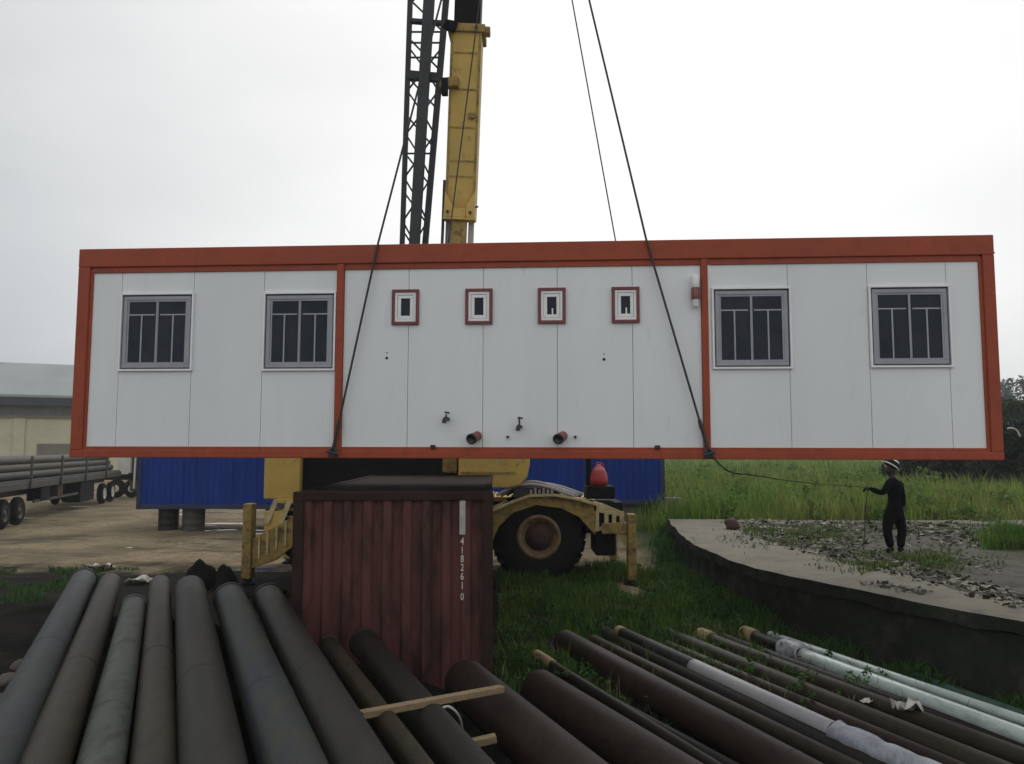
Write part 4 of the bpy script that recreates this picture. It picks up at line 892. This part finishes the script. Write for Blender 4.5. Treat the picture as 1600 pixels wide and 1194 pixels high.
# sparse tufts among the right pipes and a patch on the left
n0 = 2600; X = np.random.uniform(.3, 5.8, n0); Y = np.random.uniform(6.2, 9.6, n0); k = (X < np.interp(Y, [4.5, 9.4], [6.6, 5.6])) & clump(X, Y, 1.5, .12); X, Y = X[k], Y[k]
blades('pipe_grass', X, Y, Hn(X, Y)-.02, .08, .25, .012, M['weeds'], 'grass tufts growing between the right hand pipes', 'grass', lean=.7)
n0 = 15000; X = np.random.uniform(-14, -8.6, n0); Y = np.random.uniform(14.2, 18.4, n0); k = clump(X, Y, .8, .02); X, Y = X[k], Y[k]
blades('grass_patch', X, Y, Hn(X, Y)-.02, .06, .20, .02, M['weeds'], 'patch of short grass on dark soil at the left edge', 'grass', lean=.6)
# strip of growth at the foot of the wall and around the platform corner
n0 = 9000; t = np.random.rand(n0)*(len(fine)-2); i = t.astype(int); f_ = t-i; FX = np.array([p.x for p in fine]); FY = np.array([p.y for p in fine])
X = FX[i]+(FX[i+1]-FX[i])*f_-np.abs(np.random.normal(0, .22, n0))-.02; Y = FY[i]+(FY[i+1]-FY[i])*f_+np.random.normal(0, .1, n0); k = clump(X, Y, .9, -.1); X, Y = X[k], Y[k]
blades('wall_weeds', X, Y, Hn(X, Y)-.02, .12, .5, .028, M['weeds'], 'dark weeds growing along the foot of the concrete wall', 'weeds', lean=.7)
# tall grass field behind the platform
def field(n0, d0, d1, h0, h1, w0, xmin, name, label):
    D = np.exp(np.random.uniform(math.log(d0), math.log(d1), n0)); PX = np.random.uniform(-.02, .95, n0); X = D*PX+np.random.normal(0, .4, n0); Y = D
    k = (X > np.interp(Y, [17, 21, 24, 28, 60], xmin)); X, Y = X[k], Y[k]
    blk = np.array([inside(x, y) for x, y in zip(X, Y)]); X, Y = X[~blk], Y[~blk]
    hv = np.clip(.75+.5*np.array([mnoise.noise(Vector((x*.35, y*.35, 2))) for x, y in zip(X, Y)]), .3, 1.3)
    o = blades(name, X, Y, Hn(X, Y)-.03, h0, h1, w0*Y/25*np.random.uniform(.6, 1.4, len(X)), M['field'], label, 'grass', lean=.45); return o
field(60000, 21.3, 34, .4, 1.25, .028, [4.4, 4.6, 3.6, 5, 5], 'tall_grass', 'tall green grass standing behind the concrete platform')
field(50000, 30, 150, .5, 1.3, .03, [5, 5, 5, 2.5, 3.0], 'field_grass', 'far grass field stretching behind the platform')
D_ = np.exp(np.random.uniform(math.log(21.5), math.log(60), 5000)); X = D_*np.random.uniform(.1, .75, 5000); k = (X > 5) & np.array([not inside(a, b) for a, b in zip(X, D_)]); X, Y = X[k], D_[k]
blades('dry_stalks', X, Y, Hn(X, Y)-.03, .5, 1.35, .02*Y/25, M['straw'], 'dry seed stalks standing in the tall grass field', 'grass', lean=.5)
n0 = 5000; PX = np.random.normal(1590, 22, n0); PY = np.random.uniform(838, 860, n0); pp = [G(a, b, ZP) for a, b in zip(PX, PY)]; X = np.array([p.x for p in pp]); Y = np.array([p.y for p in pp])
blades('bright_tuft', X, Y, np.full(n0, ZP-.01), .15, .6, .022, M['grass'], 'bright green tuft growing on the platform at the right edge', 'grass', lean=.6)
n0 = 13000; PX = np.concatenate([np.random.normal(1420, 60, n0//3), np.random.normal(1250, 50, n0//3), np.random.uniform(1160, 1600, n0//3)]); PY = np.concatenate([np.random.normal(878, 8, n0//3), np.random.normal(840, 8, n0//3), np.random.normal(826, 5, n0//3)]); pp = [G(a, b, ZP) for a, b in zip(PX, PY)]; X = np.array([p.x for p in pp]); Y = np.array([p.y for p in pp])
k = np.array([inside(x, y) for x, y in zip(X, Y)]) & clump(X, Y, 2.0, -.05); X, Y = X[k], Y[k]
blades('slab_weeds', X, Y, np.full(len(X), ZP-.01), .03, .15, .022, M['slabweed'], 'low weeds sprouting through the rubble on the platform', 'weeds', lean=.9)
def leaves(c, rad, n, size, seed, holes=.0):
    rs = np.random.RandomState(seed); nb = max(5, int(n/450)); cs = rs.normal(0, .5, (nb, 3)); cs /= np.maximum(1, np.linalg.norm(cs, axis=1)/.85)[:,None]
    cr_ = rs.uniform(.22, .45, nb); pick = rs.randint(0, nb, n); d = rs.normal(0, 1, (n, 3)); d /= np.linalg.norm(d, axis=1)[:,None]; r = rs.uniform(.35, 1, n)**.6
    p = cs[pick]+d*(r*cr_[pick])[:,None]; p = p*np.array(rad)+np.array(c)
    a = rs.normal(0, 1, (n, 3)); a /= np.linalg.norm(a, axis=1)[:,None]; b = np.cross(a, rs.normal(0, 1, (n, 3))); b /= np.linalg.norm(b, axis=1)[:,None]; s_ = size*rs.uniform(.6, 1.4, n)[:,None]
    V = np.stack([p-a*s_, p-b*s_*.45, p+a*s_, p+b*s_*.45], 1).reshape(-1, 3); return V, np.arange(n*4).reshape(-1, 4), cs*np.array(rad)+np.array(c)
def clumps(name, pts, size, m, label):
    VV = []; seed = 100
    for (x, y, z, rr, hh, n_) in pts:
        V, Q, _ = leaves((x, y, z+hh*.5), (rr, rr, hh*.62), n_, size, seed); seed += 1; V[:,2] = np.maximum(V[:,2], z); VV.append(V)
    V = np.concatenate(VV); return tag(npmesh(name, V, np.arange(len(V)).reshape(-1, 4), m), label, 'weeds', kind='stuff')
pts = []
while len(pts) < 170:
    x, y = random.uniform(-.1, 4.6), random.uniform(9.2, 17.8)
    if x < np.interp(y, [9, 12, 16.3, 18.2], [5.6, 4.4, 3.6, 3.8])-.15 and not (x < 2.6 and y > 16.0): pts.append((x, y, H(x, y)-.02, random.uniform(.1, .32), random.uniform(.12, .42), random.randint(40, 130)))
clumps('leafy_weeds', pts, .030, M['weeds'], 'clumps of broad leaved weeds among the grass beside the crane wheel')
pts = []
while len(pts) < 260:
    D = math.exp(random.uniform(math.log(21.4), math.log(75))); x = D*random.uniform(.12, .72)
    if not inside(x, D) and x > 5: pts.append((x, D, H(x, D)-.03, random.uniform(.4, 1.0)*D/30, random.uniform(.5, 1.25), random.randint(130, 260)))
clumps('field_weeds', pts, .075, M['fieldleaf'], 'bushy broad leaved growth scattered through the grass field')
def plant(name, x, y, z0, h, rad, n, size, m, label, cat, seed, group, trunk=True):
    gz = H(x, y)+z0; r_ = thing(name, label, cat, (x, y, gz), group=group)
    V, Q, cs = leaves((0, 0, h-rad[2]), rad, n, size, seed); V[:,2] = np.maximum(V[:,2], .02); o = npmesh('crown', V, Q, m); o.parent = r_
    t = MB(); top = Vector((0, 0, h-rad[2])); t.tube([(0,0,-.2), (.05*h*.3,.02,h*.25), top], [.035*h*.6, .03*h*.5, .02*h*.4], 8)
    for c_ in cs[:9]: s0 = Vector((0,0,(h-rad[2])*random.uniform(.5,1))); c_ = Vector(c_); t.tube([s0, (s0+c_)/2+Vector((0,0,.1)), c_], [.02*h*.35, .012*h*.35, .006*h*.3], 6)
    t.build('trunk' if cat == 'tree' else 'stems', M['trunk'], r_, off=(0,0,0)); return r_
g1 = 'dark bushes at the edge of the field'
k_ = 0
for px, y, h, rx, lb in ((1462,40,2.6,2.2,'dark bush behind the worker, first right of him'), (1505,38,3.3,2.4,'dark bush under the right end of the cabin, taller than the first'), (1552,36,3.3,2.6,'tall dark bush just below the cabin corner'), (1592,35,3.5,2.3,'near black tall bush at the right edge of the picture'), (1650,36,3.7,2.8,'dark bush beyond the right edge')):
    x = P(px, 740, y).x; plant('dark_bush', x, y, 0, h, (rx, 1.7, h*.52), 5200, .17, M['fardark'], lb, 'bush', 11+k_, g1); k_ += 1
for px, y, h, rx, lb, m, nn, sz in ((1578,52,5.2,3.0,'mid green tree above the dark bushes at the right edge','treegreen',3800,.22), (1640,55,5.8,3.2,'mid green tree just outside the right edge','treegreen',3800,.22), (1608,80,9.6,4.4,'pale hazy thin tree rising behind the others at the right edge','treehaze',1500,.24), (1566,95,9.8,4.5,'far hazy tree mostly hidden behind the cabin end','treehaze',2400,.26)):
    x = P(px, 700, y).x; plant('tree', x, y, 0, h, (rx, rx*.8, h*.42), nn, sz, M[m], lb, 'tree', 31+k_, 'trees at the edge of the field'); k_ += 1
c = [P(x, y, 33) for x, y in ((1574,669.5), (1582,669), (1589,673), (1594,682))]
tag(MB().tube(catmull(c), .035, 7).build('bare_branch', M['litter'], None), 'pale curved bare branch before the dark bush at the right edge', 'branch')

# ------------------------------------------------------------------ worker
def skinmesh(name, joints, edges, m, parent, root=0, sub=2):
    me = bpy.data.meshes.new(name); o = bpy.data.objects.new(name, me); COL.objects.link(o)
    me.from_pydata([j[0] for j in joints], edges, []); me.materials.append(m); o.parent = parent
    sk = o.modifiers.new('skin', 'SKIN'); sk.use_smooth_shade = True
    if not me.skin_vertices: 
        import bmesh; bm = bmesh.new(); bm.from_mesh(me); bm.verts.layers.skin.verify(); bm.to_mesh(me); bm.free()
    for i, j in enumerate(joints):
        r = j[1]; me.skin_vertices[0].data[i].radius = r if isinstance(r, tuple) else (r, r); me.skin_vertices[0].data[i].use_root = (i == root)
    s_ = o.modifiers.new('sub', 'SUBSURF'); s_.levels = sub; s_.render_levels = sub; return o
foot = G(1398, 864, ZP); wk = thing('person', 'worker in black clothing and dark hat holding the guide rope on the platform', 'person', foot)
YP = foot.y
def J(px, py, dy=0): p = P(px, py, YP+dy); return tuple(p-foot)
Z0 = foot
jt = []; ed = []
def add(p, r, par=None):
    jt.append((p, r)); i = len(jt)-1
    if par is not None: ed.append((par, i))
    return i
pel = add(J(1397,800), (.14,.12)); sp1 = add(J(1398,785), (.105,.095), pel); sp2 = add(J(1397,768), (.15,.115), sp1); sp3 = add(J(1396,754), (.13,.10), sp2); nk = add(J(1394,745), .06, sp3); hd0 = add(J(1392,738), (.08,.085), nk); hd1 = add(J(1391,730), (.085,.10), hd0); hd2 = add(J(1392,724), (.06,.07), hd1)
nose = add(J(1384,734.5), .016, hd1); ear = add(J(1395,733,-.085), .014, hd1)
def leg(hx, kx, ky, ax_, tx, dy):
    h_ = add(J(hx,807,dy), .098, pel); k1 = add(J((hx+kx)/2,(807+ky)/2,dy), .088, h_); k2 = add(J(kx,ky,dy), .062, k1); c_ = add(J((kx+ax_)/2-.5,(ky+857)/2-3,dy), .062, k2); an = add(J(ax_,856.5,dy), .042, c_); tt = add(J(tx,862.5,dy-.02), .036, an); return h_, k1, k2, c_, an, tt
l1 = leg(1389,1386,830,1392,1386,-.03); l2 = leg(1404,1410,829,1407,1405,.10)
s1 = add(J(1390,756,-.13), .068, sp3); e1 = add(J(1379,771,-.18), .048, s1); w1 = add(J(1360,764,-.08), .032, e1)
s2 = add(J(1405,757,.12), .068, sp3); e2 = add(J(1410,779,.17), .050, s2); w2_ = add(J(1411,793,.12), .034, e2)
def hand(wr, base, dirv, nrm, side, curl):
    dv = Vector(dirv).normalized(); nv_ = Vector(nrm).normalized(); sv = dv.cross(nv_).normalized()*side; b = Vector(base)
    pm = add(tuple(b+dv*.045), (.035,.022), wr)
    for k, ln in enumerate((.072,.08,.075,.058)):
        o = b+dv*.085+sv*(.027-.018*k); f0 = add(tuple(o), .011, pm); f1 = add(tuple(o+dv*ln*.45+nv_*curl*.4*ln), .0095, f0); add(tuple(o+dv*ln*.6+nv_*curl*ln), .008, f1)
    t0 = add(tuple(b+dv*.04+sv*.042), .012, pm); add(tuple(b+dv*.075+sv*.06+nv_*.03*curl), .0095, t0)
hand(w1, jt[w1][0], (-1,.05,.02), (0,.0,-1), 1, .9); hand(w2_, jt[w2_][0], (0,-.1,-1), (-1,0,0), 1, .5)
body = skinmesh('body', jt, ed, M['skin'], wk)
# overall: same skeleton without head and hands, a little fuller
def glove(wr, base, dirv, nrm, side, curl):
    dv = Vector(dirv).normalized(); nv_ = Vector(nrm).normalized(); sv = dv.cross(nv_).normalized()*side; b = Vector(base)
    a_ = [(tuple(b-dv*.05), .044), (tuple(b+dv*.045), (.046,.032))]; e_ = [(0, 1)]
    for k, ln in enumerate((.072,.08,.075,.058)):
        o = b+dv*.088+sv*(.03-.020*k); i = len(a_); a_ += [(tuple(o), .015), (tuple(o+dv*ln*.48+nv_*curl*.4*ln), .0135), (tuple(o+dv*ln*.62+nv_*curl*ln), .012)]; e_ += [(1, i), (i, i+1), (i+1, i+2)]
    i = len(a_); a_ += [(tuple(b+dv*.04+sv*.048), .016), (tuple(b+dv*.078+sv*.066+nv_*.03*curl), .0135)]; e_ += [(1, i), (i, i+1)]
    return skinmesh('glove', a_, e_, M['darkcloth'], wk)
glove(w1, jt[w1][0], (-1,.05,.02), (0,.0,-1), 1, .9)
cj = []; ce = []
def cadd(i, k=1.0, ex=.016, par=None):
    r = jt[i][1]; r = tuple(x*k+ex for x in r) if isinstance(r, tuple) else r*k+ex
    cj.append((jt[i][0], r)); n_ = len(cj)-1
    if par is not None: ce.append((par, n_))
    return n_
c0_ = cadd(pel); c1_ = cadd(sp1, par=c0_); c2_ = cadd(sp2, par=c1_); c3_ = cadd(sp3, par=c2_); c4_ = cadd(nk, ex=.022, par=c3_)
for lg_ in (l1, l2):
    q_ = c0_
    for k, i in enumerate(lg_[:5]): q_ = cadd(i, ex=.022 if k < 3 else .026, par=q_)
for ar in ((s1, e1, w1), (s2, e2, w2_)):
    q_ = c3_
    for i in ar: q_ = cadd(i, ex=.018, par=q_)
skinmesh('overall', cj, ce, M['darkcloth'], wk)
for lg_ in (l1, l2):
    an = Vector(jt[lg_[4]][0]); tt = Vector(jt[lg_[5]][0]); skinmesh('boot', [(tuple(an+Vector((0,0,.03))), .062), (tuple(Vector((an.x+.02, an.y, .055))), .058), (tuple(Vector(((an.x+tt.x)/2, (an.y+tt.y)/2, .052))), .052), (tuple(Vector((tt.x-.02, tt.y, .042))), .042)], [(0,1),(1,2),(2,3)], M['boot'], wk)
hc = Vector(jt[hd1][0])+foot; up_ = Vector((.55, 0, .83)).normalized()     # head thrown back, looking up at the load
MB().lathe([(.125,.02),(.13,.05),(.12,.10),(.09,.15),(.045,.175),(0,.18)], hc, up_, 24).build('hat', M['hat'], wk)
hat = [o for o in bpy.data.objects if o.parent == wk and o.name.startswith('hat')][0]
MB().lathe([(.126,.018),(.175,.012),(.178,.022),(.132,.045)], hc, up_, 28, closed=True).build('hat_brim', M['hatwhite'], hat, off=OFF[wk.name])
MB().lathe([(.120,.122),(.114,.128),(.095,.152),(.09,.147)], hc, up_, 28, closed=True).build('hat_band', M['hatwhite'], hat, off=OFF[wk.name])
ey = MB()
for dy in (-.033, .033): ey.lathe([(0,-.01),(.012,-.004),(.012,.004),(0,.01)], hc+Vector((-.088,dy,.012)), (1,0,0), 10)
ey.build('eyes', M['hatwhite'], wk); MB().bar(hc+Vector((-.088,-.025,-.05)), hc+Vector((-.088,.025,-.05)), .012, .012).build('mouth', M['maroon'], wk)

# ------------------------------------------------------------------ damp haze in the air
hm = bpy.data.materials.new('damp_air'); hm.use_nodes = True; hn = hm.node_tree; hn.nodes.remove(hn.nodes['Principled BSDF'])
pv = hn.nodes.new('ShaderNodeVolumePrincipled'); pv.inputs['Color'].default_value = (.93,.96,1,1); pv.inputs['Density'].default_value = .0009; hn.links.new(pv.outputs[0], hn.nodes['Material Output'].inputs['Volume'])
tag(MB().box(-960, -60, -2.5, 960, 1560, 31).build('haze', hm, None), kind='stuff')
# ------------------------------------------------------------------ sky and light
SEL, SROT = R(52), R(18)
w = bpy.data.worlds.new('World'); S.world = w; w.use_nodes = True; nt = w.node_tree; N = nt.nodes; L = nt.links; bg = N['Background']
sky = N.new('ShaderNodeTexSky'); sky.sky_type = 'NISHITA'; sky.sun_disc = False; sky.sun_elevation = SEL; sky.sun_rotation = SROT
hs = N.new('ShaderNodeHueSaturation'); hs.inputs['Saturation'].default_value = .25; L.new(sky.outputs[0], hs.inputs['Color'])
tc = N.new('ShaderNodeTexCoord'); sep = N.new('ShaderNodeSeparateXYZ'); L.new(tc.outputs['Generated'], sep.inputs[0])
def mth(op, a, b):
    n_ = N.new('ShaderNodeMath'); n_.operation = op
    for i, v in enumerate((a, b)):
        if isinstance(v, (int, float)): n_.inputs[i].default_value = v
        else: L.new(v, n_.inputs[i])
    return n_.outputs[0]
mp = N.new('ShaderNodeMapping'); mp.inputs['Scale'].default_value = (1.3, 1.3, 3.2); L.new(tc.outputs['Generated'], mp.inputs['Vector'])
nz = N.new('ShaderNodeTexNoise'); nz.inputs['Scale'].default_value = 1.5; nz.inputs['Detail'].default_value = 5; nz.inputs['Roughness'].default_value = .5; L.new(mp.outputs[0], nz.inputs['Vector'])
dt = N.new('ShaderNodeVectorMath'); dt.operation = 'DOT_PRODUCT'; L.new(tc.outputs['Generated'], dt.inputs[0]); dt.inputs[1].default_value = Vector((.2, .85, .48)).normalized()
mr = N.new('ShaderNodeMapRange'); mr.inputs['From Min'].default_value = .6; mr.inputs['From Max'].default_value = .98; mr.inputs['To Min'].default_value = 5.4; mr.inputs['To Max'].default_value = 11.3
L.new(dt.outputs['Value'], mr.inputs['Value'])
bk = N.new('ShaderNodeMapRange'); bk.inputs['From Min'].default_value = .25; bk.inputs['From Max'].default_value = -.6; bk.inputs['To Min'].default_value = 0; bk.inputs['To Max'].default_value = 3.5; L.new(sep.outputs['Y'], bk.inputs['Value'])  # sky brightness added behind the camera, out of view, to light the cabin front
cl = mth('ADD', mth('ADD', mr.outputs[0], bk.outputs[0]), mth('MULTIPLY', mth('SUBTRACT', nz.outputs['Fac'], .52), 3.4))
cmb = N.new('ShaderNodeMix'); cmb.data_type = 'RGBA'
rp2 = N.new('ShaderNodeMapRange'); rp2.inputs['From Min'].default_value = 5; rp2.inputs['From Max'].default_value = 9.5; L.new(cl, rp2.inputs['Value'])
L.new(rp2.outputs[0], cmb.inputs['Factor']); cmb.inputs['A'].default_value = (.94,.995,1.03,1); cmb.inputs['B'].default_value = (1,1.0,.995,1)
vm = N.new('ShaderNodeVectorMath'); vm.operation = 'SCALE'; L.new(cmb.outputs['Result'], vm.inputs[0]); L.new(cl, vm.inputs['Scale'])
mx = N.new('ShaderNodeMix'); mx.data_type = 'RGBA'; mx.inputs['Factor'].default_value = .93; L.new(hs.outputs[0], mx.inputs['A']); L.new(vm.outputs[0], mx.inputs['B'])
L.new(mx.outputs['Result'], bg.inputs['Color']); bg.inputs['Strength'].default_value = .1
sd = bpy.data.lights.new('sun', 'SUN'); sd.energy = .6; sd.angle = R(40); sd.color = (1, .97, .92); so = bpy.data.objects.new('sun', sd); COL.objects.link(so)
sv = Vector((math.sin(SROT)*math.cos(SEL), math.cos(SROT)*math.cos(SEL), math.sin(SEL))); so.rotation_euler = sv.to_track_quat('Z', 'Y').to_euler(); so.location = sv*50
S.view_settings.view_transform = 'Standard'; S.view_settings.look = 'None'; S.view_settings.exposure = 0; S.view_settings.gamma = 1
S.cycles.max_bounces = 6; S.cycles.diffuse_bounces = 3; S.cycles.glossy_bounces = 3; S.cycles.transmission_bounces = 3
